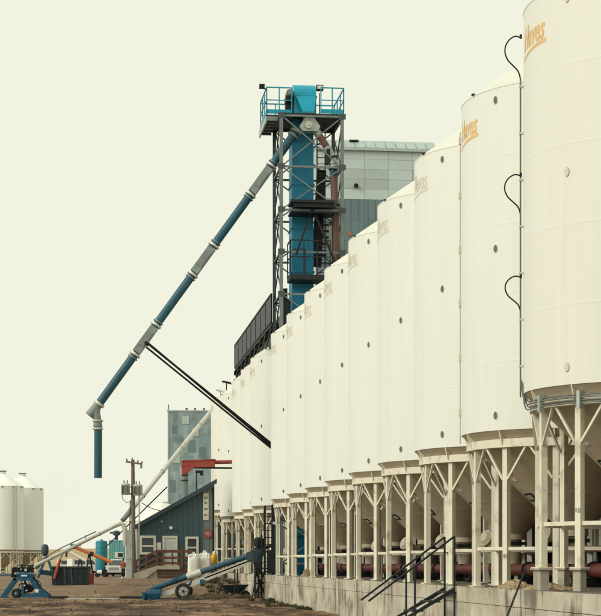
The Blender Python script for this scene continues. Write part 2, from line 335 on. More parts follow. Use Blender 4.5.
# ------------------------------------------------------------------ ground
def vnoise(x, y, s, seed):
    r = np.random.default_rng(seed); T = r.random((256, 256))
    xx = x / s + 1000; yy = y / s + 1000
    xi = np.floor(xx).astype(int); yi = np.floor(yy).astype(int); fx = xx - xi; fy = yy - yi
    fx = fx*fx*(3-2*fx); fy = fy*fy*(3-2*fy)
    g = lambda i, j: T[i % 256, j % 256]
    return (g(xi,yi)*(1-fx)+g(xi+1,yi)*fx)*(1-fy) + (g(xi,yi+1)*(1-fx)+g(xi+1,yi+1)*fx)*fy - 0.5
def sstep(t): t = np.clip(t, 0, 1); return t*t*(3-2*t)
def base_h(x, y):
    x = np.asarray(x, float); y = np.asarray(y, float)
    z = 0.86 * sstep((y - 88) / 11) * sstep((x + 11.9) / 2.6) * (1 - 0.5 * sstep((y - 125) / 25)) + 0.4 * sstep((y - 135) / 30) * (1 - 0.5 * sstep((x + 11.9) / 2.6))
    z = z + 8 * sstep((y - 420) / 500) * np.exp(-((x + 95) / 110) ** 2) + 1.5 * sstep((y - 300) / 900)
    return z
def gz(x, y): return float(base_h(x, y))
xs = np.concatenate([[-1600, -900, -500, -300, -200, -150, -110, -80, -60, -48], np.arange(-40, -20, 0.6), np.arange(-20, 3, 0.15), np.arange(3, 12, 0.8), [14, 20, 30, 45, 70, 110, 170, 260, 420, 700, 1200, 1700]])
ys = np.concatenate([[-80, -30, 0, 15, 25, 35, 42], np.arange(48, 112, 0.25), np.arange(112, 150, 0.8), np.arange(150, 240, 4), [250, 270, 300, 340, 380, 420, 460, 500, 550, 600, 660, 720, 800, 900, 1000, 1200, 1600, 2200, 3000, 4000]])
GX, GY = np.meshgrid(xs, ys)
Z = base_h(GX, GY)
near = np.clip(1 - np.maximum(0, GY - 150) / 60, 0, 1)
rough = 0.16*vnoise(GX, GY, 3.1, 1) + 0.09*vnoise(GX, GY*0.7, 1.1, 2) + 0.07*np.abs(vnoise(GX, GY, 0.45, 3)) + 0.05*vnoise(GX, GY, 0.22, 4)
ridge = np.clip(1 - np.abs(GY - (79.5 + 0.8*np.sin(GX*0.5))) / 1.5, 0, 1)                    # churned berm in front of the machines
rough = rough + 0.05 * ridge * (0.6 + 1.4*vnoise(GX, GY, 0.6, 9))
for k, (y0, amp) in enumerate(((62.0, .12), (64.0, .12), (66.5, .14), (68.6, .14), (73.5, .12), (75.4, .12), (92, .06), (94, .06))):   # wheel ruts
    rough -= amp * np.exp(-((GY - y0 - 0.9*np.sin(GX*0.21 + k//2)) / 0.28) ** 2)
calm = 1 - 0.6 * sstep((GY - 84) / 8)
Z = Z + rough * near * calm * np.where(GX > 8, 0.2, 1) - 0.02
nx, ny = len(xs), len(ys)
idx = np.arange(nx * ny).reshape(ny, nx)
fc = np.stack([idx[:-1,:-1], idx[:-1,1:], idx[1:,1:], idx[1:,:-1]], -1).reshape(-1, 4)
gm = bpy.data.meshes.new('ground'); gm.from_pydata(np.stack([GX, GY, Z], -1).reshape(-1, 3).tolist(), [], fc.tolist())
gm.materials.append(MATS['dirt']); gm.polygons.foreach_set('use_smooth', [True]*len(gm.polygons))
ground = tag(link('ground', gm), kind='structure')
def near_z(x, y):
    i = int(np.clip(np.searchsorted(xs, x), 0, nx-1)); j = int(np.clip(np.searchsorted(ys, y), 0, ny-1)); return float(Z[j, i])

# loose clods
mb = MB()
for k in range(2600):
    y = random.uniform(56, 104); x = random.uniform(-19, 1.5) * (y / 90)
    if random.random() < 0.3: y = random.gauss(79.5, 2.2)
    if x > 8.0 - BS * y: continue
    r = min(0.10, random.expovariate(1 / 0.025) + 0.015); z = near_z(x, y)
    vs = [(x + r*random.uniform(.6,1.2)*dx, y + r*random.uniform(.6,1.2)*dy, z + r*random.uniform(.5,1)*dz) for dx,dy,dz in ((1,0,0),(0,1,0),(-1,0,0),(0,-1,0),(0,0,1),(0,0,-.6))]
    mb.add(vs, [(0,1,4),(1,2,4),(2,3,4),(3,0,4),(1,0,5),(2,1,5),(3,2,5),(0,3,5)])
tag(link('dirt_clods', mb.mesh('dirt_clods', 'dirt')), 'loose brown dirt clods strewn over the yard', 'dirt', kind='stuff')

# ------------------------------------------------------------------ concrete plinth (retaining walls)
def plinth(a0, a1, ztop, label, depth=7.2):
    t = thing('retaining_wall', label, 'concrete wall', RF(a0, 0), ANG)          # local y = along the row, x = to the right
    L = a1 - a0
    core = MB(); core.box(0.10, depth, 0.03, L - 0.03, -0.4, ztop - 0.003); part('core', core, 'pad_top', t)
    n = max(1, round(L / 2.44)); pw = L / n
    g = 0.006
    up = MB().box(0, 0.12, g, pw - g, ztop - 0.34 + g, ztop); lo = MB().box(0.004, 0.12, g, pw - g, -0.35, ztop - 0.34 - g)
    mu, ml = up.mesh('panel', 'concrete'), lo.mesh('panel', 'concrete')
    for i in range(n):
        link('panel', mu, t, (random.uniform(-.004, .004), i * pw, 0)); link('panel', ml, t, (random.uniform(-.005, .005), i * pw, 0))
    e = MB().box(0.06, depth, -0.06, 0.02, -0.35, ztop); part('end_panel', e, 'concrete', t); part('end_panel', MB().box(0.06, depth, L-0.02, L+0.06, -0.35, ztop), 'concrete', t)
    return t
plinth(27.5, 83.9, PAD, 'long stained concrete plinth wall under the near bins')
plinth(88.0, 116.0, PAD, 'far concrete plinth wall under the bins beyond the tower')
plinth(116.4, 126.0, PAD + 0.65, 'raised concrete block under the farthest bin')

# ------------------------------------------------------------------ hopper bins
R = 2.5; NL = 12; LOFF = math.radians(5.0)
ZR0, ZR1, ZC, ZE = 3.00, 3.18, 3.36, 10.70; APEX = 1.52
def pol(th, r, z): return Vector((-math.cos(th) * r, -math.sin(th) * r, z))
def make_meshes():
    M = {}
    prof = [(R - 0.012, ZC), (R, ZC), (R, ZC + .02)]
    z = ZC
    for zz in np.linspace(ZC, ZE, 6)[1:-1]:
        prof += [(R, zz - 0.04), (R, zz - 0.018), (R + 0.0012, zz - 0.010), (R + 0.0012, zz + 0.010), (R, zz + 0.018), (R, zz + 0.04)]
    prof += [(R, ZE - 0.04), (R, ZE - 0.02), (R + 0.008, ZE - 0.02), (R + 0.008, ZE)]
    M['wall'] = MB().lathe(prof, 96).mesh('wall', 'bin_paint', True)
    M['roof'] = MB().lathe([(R + 0.007, ZE + 0.001), (R - 0.03, ZE + 0.03), (0.36, ZE + APEX - 0.03)], 72).mesh('roof', 'roof_paint_dimmed', True)
    M['roof_cap'] = MB().lathe([(0.40, ZE + APEX - 0.06), (0.40, ZE + APEX + 0.10), (0.33, ZE + APEX + 0.17), (0.01, ZE + APEX + 0.2)], 24).mesh('roof_cap', 'roof_paint_dimmed', True)
    cr = lambda zz: R - 0.01 - (ZC - zz) * 1.035
    pr = [(R - 0.012, ZC)]
    for zz in (2.75, 2.05):
        pr += [(cr(zz + .05), zz + .05), (cr(zz + .02), zz + .02), (cr(zz) + .008, zz), (cr(zz - .02), zz - .02), (cr(zz - .05), zz - .05)]
    pr += [(cr(1.25), 1.25)]
    M['hopper'] = MB().lathe(pr, 72).mesh('hopper', 'cone_paint_shaded', True)
    M['outlet'] = MB().lathe([(cr(1.25) + .01, 1.27), (cr(1.25) + .01, 1.12), (0.2, 1.10), (0.2, 0.5)], 20).mesh('outlet', 'cone_paint_shaded', True)
    M['slide_gate'] = MB().box(-0.42, 0.30, -0.24, 0.24, 0.98, 1.06).box(-0.60, -0.42, -0.03, 0.03, 1.0, 1.04).mesh('slide_gate', 'dark_steel')
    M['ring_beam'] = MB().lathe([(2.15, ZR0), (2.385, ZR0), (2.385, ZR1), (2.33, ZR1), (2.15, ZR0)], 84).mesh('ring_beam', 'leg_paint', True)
    g = MB(); poly = [(2.49, ZC), (2.485, ZC - .04), (2.40, ZR0 + .05), (2.383, ZR0 + .05), (2.32, ZR1), (2.40, ZC - .02)]
    g.loft([[(-r, -0.015, zz) for r, zz in poly], [(-r, 0.015, zz) for r, zz in poly]]); M['gusset'] = g.mesh('gusset', 'leg_paint')
    M['leg'] = MB().box(-2.31, -2.19, -0.064, 0.064, 0.02, ZR0 + 0.005).mesh('leg', 'leg_paint')
    M['base_plate'] = MB().box(-2.38, -2.12, -0.13, 0.13, 0.0, 0.022).mesh('base_plate', 'leg_paint')
    d = math.pi / NL
    br = MB(); br.beam((-2.29, -0.07, 2.32), tuple(pol(d * 0.93, 2.33, ZR0 + .01)), 0.045, 0.045); M['brace_a'] = br.mesh('brace', 'leg_paint')
    br = MB(); br.beam((-2.29, 0.07, 2.32), tuple(pol(-d * 0.93, 2.33, ZR0 + .01)), 0.045, 0.045); M['brace_b'] = br.mesh('brace', 'leg_paint')
    br = MB(); br.beam(pol(0.033, 2.25, 0.83), pol(2*d - 0.033, 2.25, 0.83), 0.05, 0.075); M['crossbar'] = br.mesh('crossbar', 'leg_paint')
    M['boot'] = MB().box(-2.34, -2.17, -0.09, 0.09, -0.42, -0.003).mesh('boot', 'boot_paint')
    M['collar'] = MB().box(-2.39, -2.12, -0.135, 0.135, -0.035, -0.001).mesh('collar', 'boot_paint')
    def oval(x0, x1, ry, rz_, m, nm): return MB().loft([[(x, ry*math.cos(2*math.pi*i/20), rz_*math.sin(2*math.pi*i/20)) for i in range(20)] for x in (x0, x1)]).mesh(nm, m, True)
    M['port_rim'] = oval(-R + .01, -R - .012, .056, .088, 'port_rim', 'port'); M['port_glass'] = oval(-R, -R - .018, .045, .076, 'port_glass', 'glass'); M['port_pale'] = oval(-R, -R - .018, .049, .08, 'port_cover', 'glass')
    # swoosh under the lettering
    for nm, m in (('swoosh_o', 'logo_orange'), ('swoosh_f', 'logo_faded')):
        s = MB(); rin = []
        for k in range(17):
            t = k / 16; th = R_(-8 + 27.5 * t); hgt = 0.035 + 0.045 * t; zc = ZE - 0.99 + 0.11 * math.sin(t * math.pi * 0.5)
            rin.append([pol(th, R + .001, zc - hgt/2), pol(th, R + .005, zc - hgt/2), pol(th, R + .005, zc + hgt/2), pol(th, R + .001, zc + hgt/2)])
        s.loft(rin); M[nm] = s.mesh('underline', m)
    return M
BM = make_meshes()
def text_mesh(txt, size, m, shear=0.0, offset=0.0, ext=0.004):
    cu = bpy.data.curves.new('lettering', 'FONT'); cu.body = txt; cu.size = size; cu.shear = shear; cu.offset = offset; cu.extrude = ext; cu.align_x = 'CENTER'; cu.resolution_u = 3
    o = bpy.data.objects.new('tmp_text', cu); COL.objects.link(o); bpy.context.view_layer.update()
    me = bpy.data.meshes.new_from_object(o.evaluated_get(bpy.context.evaluated_depsgraph_get())); bpy.data.objects.remove(o); bpy.data.curves.remove(cu)
    me.materials.clear(); me.materials.append(MATS[m]); return me
def bend_logo(me):
    for v in me.vertices:
        x, y, z = v.co; th = x * 0.70 / R
        v.co = pol(th + R_(6.0), R + 0.004 + z * 0.25, ZE - 0.82 + y)
    return me
LOGO_O = bend_logo(text_mesh('Haves', 0.60, 'logo_orange', 0.28, 0.012)); LOGO_F = bend_logo(text_mesh('Haves', 0.60, 'logo_faded', 0.28, 0.012))

def make_bin(faded=False):
    t = thing('hopper_bin', 'x', 'grain bin')
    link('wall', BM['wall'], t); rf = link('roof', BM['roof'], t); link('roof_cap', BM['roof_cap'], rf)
    for th in (15, -30, 60, 110): part('lid_hook', MB().box(-R - .05, -R + .02, -.03, .03, ZE - .005, ZE + .035), 'dark_steel', rf, rz=R_(th))
    hp = link('hopper', BM['hopper'], t); link('outlet', BM['outlet'], hp); link('slide_gate', BM['slide_gate'], hp)
    link('ring_beam', BM['ring_beam'], t)
    for k in range(NL):
        rz = 2 * math.pi * k / NL + LOFF
        lg = link('leg', BM['leg'], t, rz=rz); link('base_plate', BM['base_plate'], lg)
        link('brace', BM['brace_a'], t, rz=rz); link('brace', BM['brace_b'], t, rz=rz)
        link('gusset', BM['gusset'], t, rz=rz); link('crossbar', BM['crossbar'], t, rz=rz)
    for z in (ZE - 0.27, ZE - 3.45, ZE - 7.02):
        p = link('port', BM['port_rim'], t, (0, 0, z), rz=R_(33)); link('glass', BM['port_glass'], p)
    link('lettering', LOGO_F if faded else LOGO_O, t); link('underline', BM['swoosh_f' if faded else 'swoosh_o'], t)
    # warning decal and maker's plate on the hopper cone
    def on_cone(th, zz, w_, h_, nm, m, off=0.012):
        r = R - 0.01 - (ZC - zz) * 1.035; c = pol(R_(th), r, zz); tz = Vector((math.sin(R_(th)), -math.cos(R_(th)), 0)); dn = (pol(R_(th), r - 1.035, zz - 1) - c).normalized(); nn = tz.cross(dn)
        if nn.dot(pol(R_(th), 1, 0)) < 0: nn = -nn
        q = MB(); a = [c + tz*(sx*w_/2) + dn*(sy*h_/2) for sx, sy in ((-1,-1),(1,-1),(1,1),(-1,1))]
        q.loft([[p + nn*0.004 for p in a], [p + nn*off for p in a]]); return part(nm, q, m, t)
    on_cone(12, 2.52, 0.24, 0.16, 'warning_decal', 'warning_red'); on_cone(12, 2.36, 0.16, 0.07, 'warning_decal', 'white_print')
    on_cone(12, 1.98, 0.36, 0.24, 'plate', 'black'); on_cone(12, 1.98, 0.24, 0.13, 'plate', 'galv', 0.018)
    # round covered inlet on the outlet neck
    d = pol(R_(28), 1, 0); c = Vector((0, 0, 1.0)) + d * 0.2; e = Vector((0, 0, 1.16)) + d * 0.92
    du = part('inlet_duct', MB().path([c, c + d*.3, e - d*.1], 0.09, 12), 'cone_paint_shaded', t, True)
    q = MB(); nrm = (e - (c + d*.3)).normalized(); q.tube(e - nrm*.1, e, 0.21, 24); q.tube(e, e + nrm*.07, 0.19, 24, 0.12); part('inlet_cover', q, 'cone_paint_shaded', du, True)
    return t
proto_o = make_bin(False)
BIN_X = [523.6, 461.4, 414.4, 377.4, 348.4, 324.4, 304.4, 286.6, 270.8, 250.6, 240.8, 232.0, 220.0, 211.0]
BIN_L = ['nearest cream hopper bin, raised on dark leg boots, grey conduit up its side',
 'second nearest cream hopper bin, with orange lettering and a thin pale conduit',
 'third cream hopper bin from the right, first one with faded beige lettering',
 'fourth cream hopper bin from the right edge', 'fifth cream hopper bin from the right edge',
 'sixth cream hopper bin from the right edge', 'seventh cream hopper bin from the right edge', 'eighth cream hopper bin from the right, in front of the blue tower',
 'ninth cream hopper bin, last before the gap with the black support rods', 'first cream hopper bin beyond the tower gap, under the black catwalk start',
 'second cream hopper bin beyond the tower gap, under the catwalk', 'third cream hopper bin beyond the tower gap, at the catwalk end',
 'fourth cream hopper bin beyond the tower gap, behind the red spout', 'farthest cream hopper bin in the row, beside the grey distant elevator']
BINS = []; BIN_D = []
proto_f = None
for i, px in enumerate(BIN_X):
    D = 15470 / (px - 80)
    if i == 13: D = 119.5
    al = math.atan((px - CX) / F); X = D * math.tan(al) + R / math.cos(al)
    if i == 0: o = proto_o
    elif i == 1: o = copy_tree(proto_o)
    elif i == 2: o = proto_f = make_bin(True)
    else: o = copy_tree(proto_f)
    o.location = (X, D, PAD + (0.42 if i == 0 else 0) + (0.65 if i == 13 else 0)); o.rotation_euler = (0, 0, ANG)
    tag(o, BIN_L[i], 'grain bin', 'cream hopper bins in the long row'); BINS.append(o); BIN_D.append((X, D))
b1 = BINS[0]
for k in range(NL):
    rz = 2 * math.pi * k / NL + LOFF
    link('boot', BM['boot'], b1, rz=rz); link('collar', BM['collar'], b1, rz=rz)
for p in b1.children:
    if p.name.startswith('port'):
        for g_ in p.children: g_.data = BM['port_pale']
warm_wall = BM['wall'].copy(); warm_wall.materials.clear(); warm_wall.materials.append(MATS['bin_paint_warm'])
for p in b1.children:
    if p.name.startswith('wall'): p.data = warm_wall
# leg numbers
for b, txt in ((BINS[0], 'R8'), (BINS[1], 'M8')):
    me = text_mesh(txt, 0.14, 'stencil', 0, -0.002, 0.002)
    th = 2 * math.pi / NL + LOFF
    o = link('lettering', me, b, tuple(pol(th, 2.322, 1.02 if txt == 'R8' else 0.62)), rot=(R_(90), 0, th - R_(90)))
# conduit with three flexible loops up the nearest bin, and the bundle round its ring beam
th0 = R_(-13.5)
q = MB(); q.tube(pol(th0, R + .06, 3.3), pol(th0, R + .06, ZE - 1.25), 0.017, 8); cd = part('conduit', q, 'conduit', b1, True)
for zt, lk in ((ZE - 0.45, 1.0), (ZE - 3.12, .93), (ZE - 5.08, .82)):
    ctl = [(.06, 0), (.16, .03), (.27, -.03), (.345, -.15), (.355, -.29), (.30, -.43), (.20, -.54), (.11, -.64), (.065, -.78), (.06, -.92)]
    pts = []
    for k in range(len(ctl) - 1):
        a_, b_, c_, d_ = ctl[max(k-1, 0)], ctl[k], ctl[k+1], ctl[min(k+2, len(ctl)-1)]
        for q_ in range(4):
            t = q_ / 4; h = lambda j: 0.5*((2*b_[j]) + (c_[j]-a_[j])*t + (2*a_[j]-5*b_[j]+4*c_[j]-d_[j])*t*t + (3*b_[j]-a_[j]-3*c_[j]+d_[j])*t**3)
            pts.append(pol(th0, R + .06 + (h(0) - .06)*(2 - lk)**.3*(1.0 if lk > .9 else .94), zt + h(1)*lk))
    part('cable_loop', MB().path(pts, 0.014, 8), 'black', b1, True)
    part('gland', MB().tube(pol(th0, R + .055, zt - .02), pol(th0, R + .055, zt + .06), 0.024, 8), 'black', b1)
for zz in np.linspace(3.9, ZE - 1.4, 7): part('clip', MB().box(-R - .085, -R, -.03, .03, zz - .02, zz + .02), 'conduit_pale', b1, rz=th0)
for j in range(4):
    q = MB(); q.path([pol(th0 + R_(0.2*j), R + .06, 3.3 + .35)] + [pol(th0 + R_(1 + 3 * k), 2.43 + (0.03 if j % 2 else 0) + 0.05 * max(0, 1 - k / 3), 3.17 - 0.05 * j + 0.3 * max(0, 1 - k / 3) ** 2) for k in range(34)], 0.015, 6)
    part('conduit', q, 'conduit', b1, True)
for k in range(4): part('clip', MB().box(-2.49, -2.38, -.035, .035, 2.92, 3.24), 'galv', b1, rz=R_(12.8 + 25.7 * k))
# thin pale conduit on the second bin
q = MB(); q.tube(pol(R_(-14), R + .03, 3.2), pol(R_(-14), R + .03, ZE - .5), 0.014, 6); part('conduit', q, 'conduit_pale', BINS[1], True)
for zz in np.linspace(3.9, ZE - .7, 6): part('clip', MB().box(-R - .06, -R, -.03, .03, zz - .08, zz + .08), 'conduit_pale', BINS[1], rz=R_(-14))

# red conveyor below the outlets
def conveyor(a0, a1, label):
    t = thing('grain_conveyor', label, 'conveyor', RF(a0, 2.54, PAD), ANG); L = a1 - a0
    part('tube', MB().tube((0, 0, .36), (0, L, .36), 0.155, 18), 'conveyor_red', t, True)
    fl = MB().tube((0, -.02, .36), (0, .02, .36), 0.2, 18).mesh('flange', 'dark_steel', True)
    sd_ = MB().box(-.22, .22, -.05, .05, 0.0, .2).box(-.3, .3, -.12, .12, 0.0, .03).mesh('saddle', 'black')
    y = 0.4
    while y < L: link('flange', fl, t, (0, y, 0)); link('saddle', sd_, t, (0, y + .25, 0)); y += 2.84
    return t
conveyor(30, 83, 'long red tube conveyor running under the near bins'); conveyor(88.6, 115, 'red tube conveyor under the bins beyond the tower')
t = thing('drive_shaft_guard', 'dark red box guard running above the tube conveyor', 'guard', RF(32, 3.6, PAD), ANG)
part('guard_box', MB().box(-.25, .25, 0, 44, .78, .92), 'conveyor_red', t)
for k in range(10): part('stand', MB().box(-.05, .05, 1 + 4.6*k - .05, 1 + 4.6*k + .05, 0, .775), 'black', t)

# dark corrugated shed behind the row, raised and set close to block sky light
t = thing('corrugated_shed_blocker', 'dark teal corrugated shed close behind the bin row, raised to shade it', 'shed', RF(26, 5.75), ANG)
prof = []; k = 0
while k * 0.25 < 2.0: 
    y = k * .25; prof += [(y, 0.0), (y + .1, 0.0), (y + .14, -.05), (y + .21, -.05)]; k += 1
pm = MB(); pm.add([(x, y, z) for z in (0, 8.4) for y, x in prof], [(i, i+1, len(prof)+i+1, len(prof)+i) for i in range(len(prof)-1)] ); wp = pm.mesh('wall_panel', 'back_wall')
for i in range(82): link('wall_panel', wp, t, (0, i * 2.0, 0))
part('roof', MB().extr([(-.25, 8.38), (5, 9.0), (5, 9.12), (-.25, 8.5)], -.3, 164.2, 'y'), 'elev_dark', t); part('back', MB().box(.1, 4.9, 0, 164, -.3, 8.36), 'back_wall', t)

# ------------------------------------------------------------------ stairs up to the plinth
sa = a_of(41.9)
t = thing('steel_stairs', 'black steel stairs with two sloping handrails up the concrete wall', 'stairs', RF(sa - 1.1, 0), ANG)
run = 1.95; wdt = 1.1
for y in (0.0, wdt):
    part('stringer', MB().extr([(-run - .03, -.02), (-run + .05, -.02), (-.03, PAD - .12), (-.03, PAD - .04), (-.08, PAD - .04)], y - .012, y + .012), 'dark_steel', t)
    hr = part('handrail', MB().path([(-run - .05, y, 0.82), (-run, y, 0.86), (-.05, y, PAD + 1.12)], 0.024, 10), 'dark_steel', t, True)
    part('post', MB().box(-.07, -.03, y - .02, y + .02, 0, PAD + 1.12), 'dark_steel', t); part('post', MB().box(-.97, -.93, y - .02, y + .02, 0, 1.55), 'dark_steel', t)
for k in range(5):
    xx = -run + .15 + k * run / 5; zz = (k + 1) * PAD / 5.6
    part('tread', MB().box(xx, xx + .27, .02, wdt - .02, zz - .035, zz), 'dark_steel', t)
    part('tread_hanger', MB().beam((xx + .02, .03, zz), (xx + .3, .03, zz + .2), 0.012, 0.012), 'dark_steel', t)
# leaning rod, spilled grain
one('steel_rod', MB().path([(0, 0, -.02), (.34, .35, .765), (.70, .72, 1.57)], 0.02, 8), 'dark_steel', 'thin dark rod leaning against the wall edge by the grain spill', 'rod', (3.636, 34.3, 0))
def heap(name, loc, rx, ry, h, label, seed):
    m = MB(); r = random.Random(seed); n = 26; rings = []
    for j, (q, hh) in enumerate(((1.1, 0), (.92, .10), (.78, .28), (.62, .42), (.46, .66), (.30, .78), (.16, .95), (.03, .95))):
        rings.append([(math.cos(2*math.pi*i/n)*rx*q*r.uniform(.82, 1.16), math.sin(2*math.pi*i/n)*ry*q*r.uniform(.82, 1.16), h*hh*r.uniform(.62, 1.25) if j else -.01) for i in range(n)])
    for _ in range(160):
        a = r.uniform(0, 6.28); q = r.uniform(.1, 1.35); x, y, z = math.cos(a)*rx*q, math.sin(a)*ry*q, max(0, h*(1 - q))*.95 + .004; k = r.uniform(.012, .035)
        m.add([(x + k*r.uniform(.6, 1.2)*i, y + k*r.uniform(.6, 1.2)*j, z + k*r.uniform(.5, 1)*l_) for i, j, l_ in ((1,0,0),(0,1,0),(-1,0,0),(0,-1,0),(0,0,1),(0,0,-.6))], [(0,1,4),(1,2,4),(2,3,4),(3,0,4),(1,0,5),(2,1,5),(3,2,5),(0,3,5)])
    m.loft(rings); tag(link(name, m.mesh(name, 'grain'), None, loc), label, 'grain', kind='stuff')
heap('spilled_grain', RF(a_of(37.6), 0.55, PAD), 0.42, 0.9, 0.17, 'tan heap of spilled grain beside the boot of the nearest bin', 3)
heap('spilled_grain', RF(a_of(35.6), 0.75, PAD), 0.6, 0.8, 0.12, 'thin tan grain spill between the nearest legs', 5)
heap('spilled_grain', RF(a_of(70.5), 0.35, PAD), 0.25, 0.3, 0.3, 'small tan grain heap at the far plinth end', 8)

# ------------------------------------------------------------------ bucket elevator tower in the gap of the row
TC = Vector((0.34, 85.7, 0))
t = thing('elevator_tower', 'tall lattice tower with bright blue bucket elevator leg and railed top platform', 'tower', TC, ANG)
HX, HYY = 1.42, 1.5; ZT = 22.45
px_ = lambda px, D=84.6: ((px - CX) / F * D - TC.x)          # local x of a photo column at the tower
pz_ = lambda py, D=84.4: EYE + (HY - py) / F * D
for sx in (-1, 1):
    for sy in (-1, 1):
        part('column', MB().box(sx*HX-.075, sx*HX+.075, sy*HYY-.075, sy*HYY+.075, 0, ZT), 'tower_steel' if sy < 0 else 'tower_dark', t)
levels = [ZT - .08]; hgts = [2.35, 2.0, 1.95, 1.95, 1.95, 2.1, 2.1, 2.1, 2.1, 2.1]
for h in hgts: levels.append(levels[-1] - h)
for i, z in enumerate(levels):
    for s in (-1, 1):
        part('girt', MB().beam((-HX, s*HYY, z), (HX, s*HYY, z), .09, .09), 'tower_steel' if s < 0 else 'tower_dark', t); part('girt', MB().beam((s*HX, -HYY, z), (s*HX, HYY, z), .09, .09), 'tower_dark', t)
    if i + 1 < len(levels):
        z2 = levels[i+1]
        for s in (-1, 1):
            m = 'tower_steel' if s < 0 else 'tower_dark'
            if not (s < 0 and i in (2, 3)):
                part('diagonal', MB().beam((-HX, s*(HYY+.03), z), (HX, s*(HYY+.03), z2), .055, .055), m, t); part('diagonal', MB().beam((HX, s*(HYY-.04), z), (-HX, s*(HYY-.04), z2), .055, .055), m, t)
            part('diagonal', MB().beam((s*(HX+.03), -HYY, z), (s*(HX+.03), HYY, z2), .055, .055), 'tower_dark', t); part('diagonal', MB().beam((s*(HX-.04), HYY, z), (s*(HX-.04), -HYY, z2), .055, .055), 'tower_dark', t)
        for sx in (-1, 1): part('gusset_plate', MB().box(sx*HX-.16, sx*HX+.16, -HYY-.09, -HYY-.075, z-.13, z+.13), 'tower_dark', t)
# inverted V brace below the middle platform
vz = pz_(209)
part('diagonal', MB().beam((0.02, -HYY-.05, vz), (px_(292), -HYY-.05, pz_(256)), .09, .09), 'dark_steel', t); part('diagonal', MB().beam((0.02, -HYY-.05, vz), (px_(331), -HYY-.05, pz_(262)), .09, .09), 'dark_steel', t)
# casing
cx0, cx1 = px_(290.5, 85.2), px_(312, 85.2)
cs = part('leg_casing', MB().box(cx0, cx1, -.62, .75, 1.0, 22.6), 'tower_blue', t)
for z in np.arange(3, 22.4, 2.05): part('casing_flange', MB().box(cx0-.045, cx1+.045, -.665, .795, z-.04, z+.04), 'tower_blue', cs)
for z in np.arange(4, 21.5, 4.1): part('inspection_door', MB().box(cx0+.25, cx1-.25, -.64, -.625, z-.3, z+.3), 'tower_blue', cs)
part('ladder', MB().beam((cx1+.18, -.5, 1), (cx1+.18, -.5, 22.4), .05, .05).beam((cx1+.56, -.5, 1), (cx1+.56, -.5, 22.4), .05, .05), 'dark_steel', t)
rg = MB()
for z in np.arange(1.2, 22.3, .3): rg.beam((cx1+.18, -.5, z), (cx1+.56, -.5, z), .03, .03)
tag(part('ladder_rungs', rg, 'dark_steel', t), kind='stuff')
part('down_chute', MB().beam((px_(321), -.3, 20.1), (px_(316), -.3, 15.6), .42, .3, (0,1,0)), 'black', t)
part('counter_box', MB().box(px_(319), px_(323.5), -1.2, -.9, pz_(256), pz_(249)), 'black', t)
part('louvre_box', MB().box(px_(320), px_(332), .9, 1.3, pz_(238), pz_(213)), 'pale_steel', t)
for k in range(4): part('louvre', MB().box(px_(320), px_(332), .85, .9, pz_(236) + k*.3, pz_(236) + k*.3 + .09), 'dark_steel', t)
# head: rounded hood, tapered throat
hx0, hx1 = px_(292.2), px_(314.3)
prof = [(-.78, 22.62), (-.78, 23.45)]
for k in range(13): a = math.pi - math.pi*k/12; prof.append((0.0 + .78*math.cos(a), 23.50 + .66*math.sin(a)))
prof += [(.78, 22.62)]
hd = part('head_hood', MB().extr(prof, hx0, hx1, 'x'), 'hood_blue', t)
part('hood_band', MB().box(hx0-.04, hx1+.04, -.80, .80, 23.42, 23.50), 'tower_blue', hd)
part('throat', MB().loft([[(hx0+.06, -.86, 23.46), (hx1-.02, -.86, 23.46), (hx1-.02, -.74, 23.46), (hx0+.06, -.74, 23.46)], [(hx0+.34, -1.28, 22.66), (hx1-.16, -1.28, 22.66), (hx1-.16, -.6, 22.66), (hx0+.34, -.6, 22.66)], [(hx0+.34, -1.28, 22.58), (hx1-.16, -1.28, 22.58), (hx1-.16, -.6, 22.58), (hx0+.34, -.6, 22.58)]]), 'hood_blue', hd)
part('discharge', MB().box(hx0+.36, hx1-.18, -1.26, -.6, 22.25, 22.58), 'brown_pipe', hd)
mo = part('drive_motor', MB().tube((px_(287.5), -.9, pz_(91)), (px_(287.5), -.3, pz_(91)), .17, 16).tube((px_(287.5), -.98, pz_(91)), (px_(287.5), -.9, pz_(91)), .11, 16), 'grey_steel', t, True)
part('motor_bracket', MB().extr([(px_(284), 22.62), (px_(291.5), 22.62), (px_(291.5), 23.75), (px_(284), 23.3)], -.7, -.2), 'dark_steel', t)
part('gearbox', MB().box(px_(283.5), px_(290.5), -.95, -.2, pz_(100), pz_(94)), 'black', t)
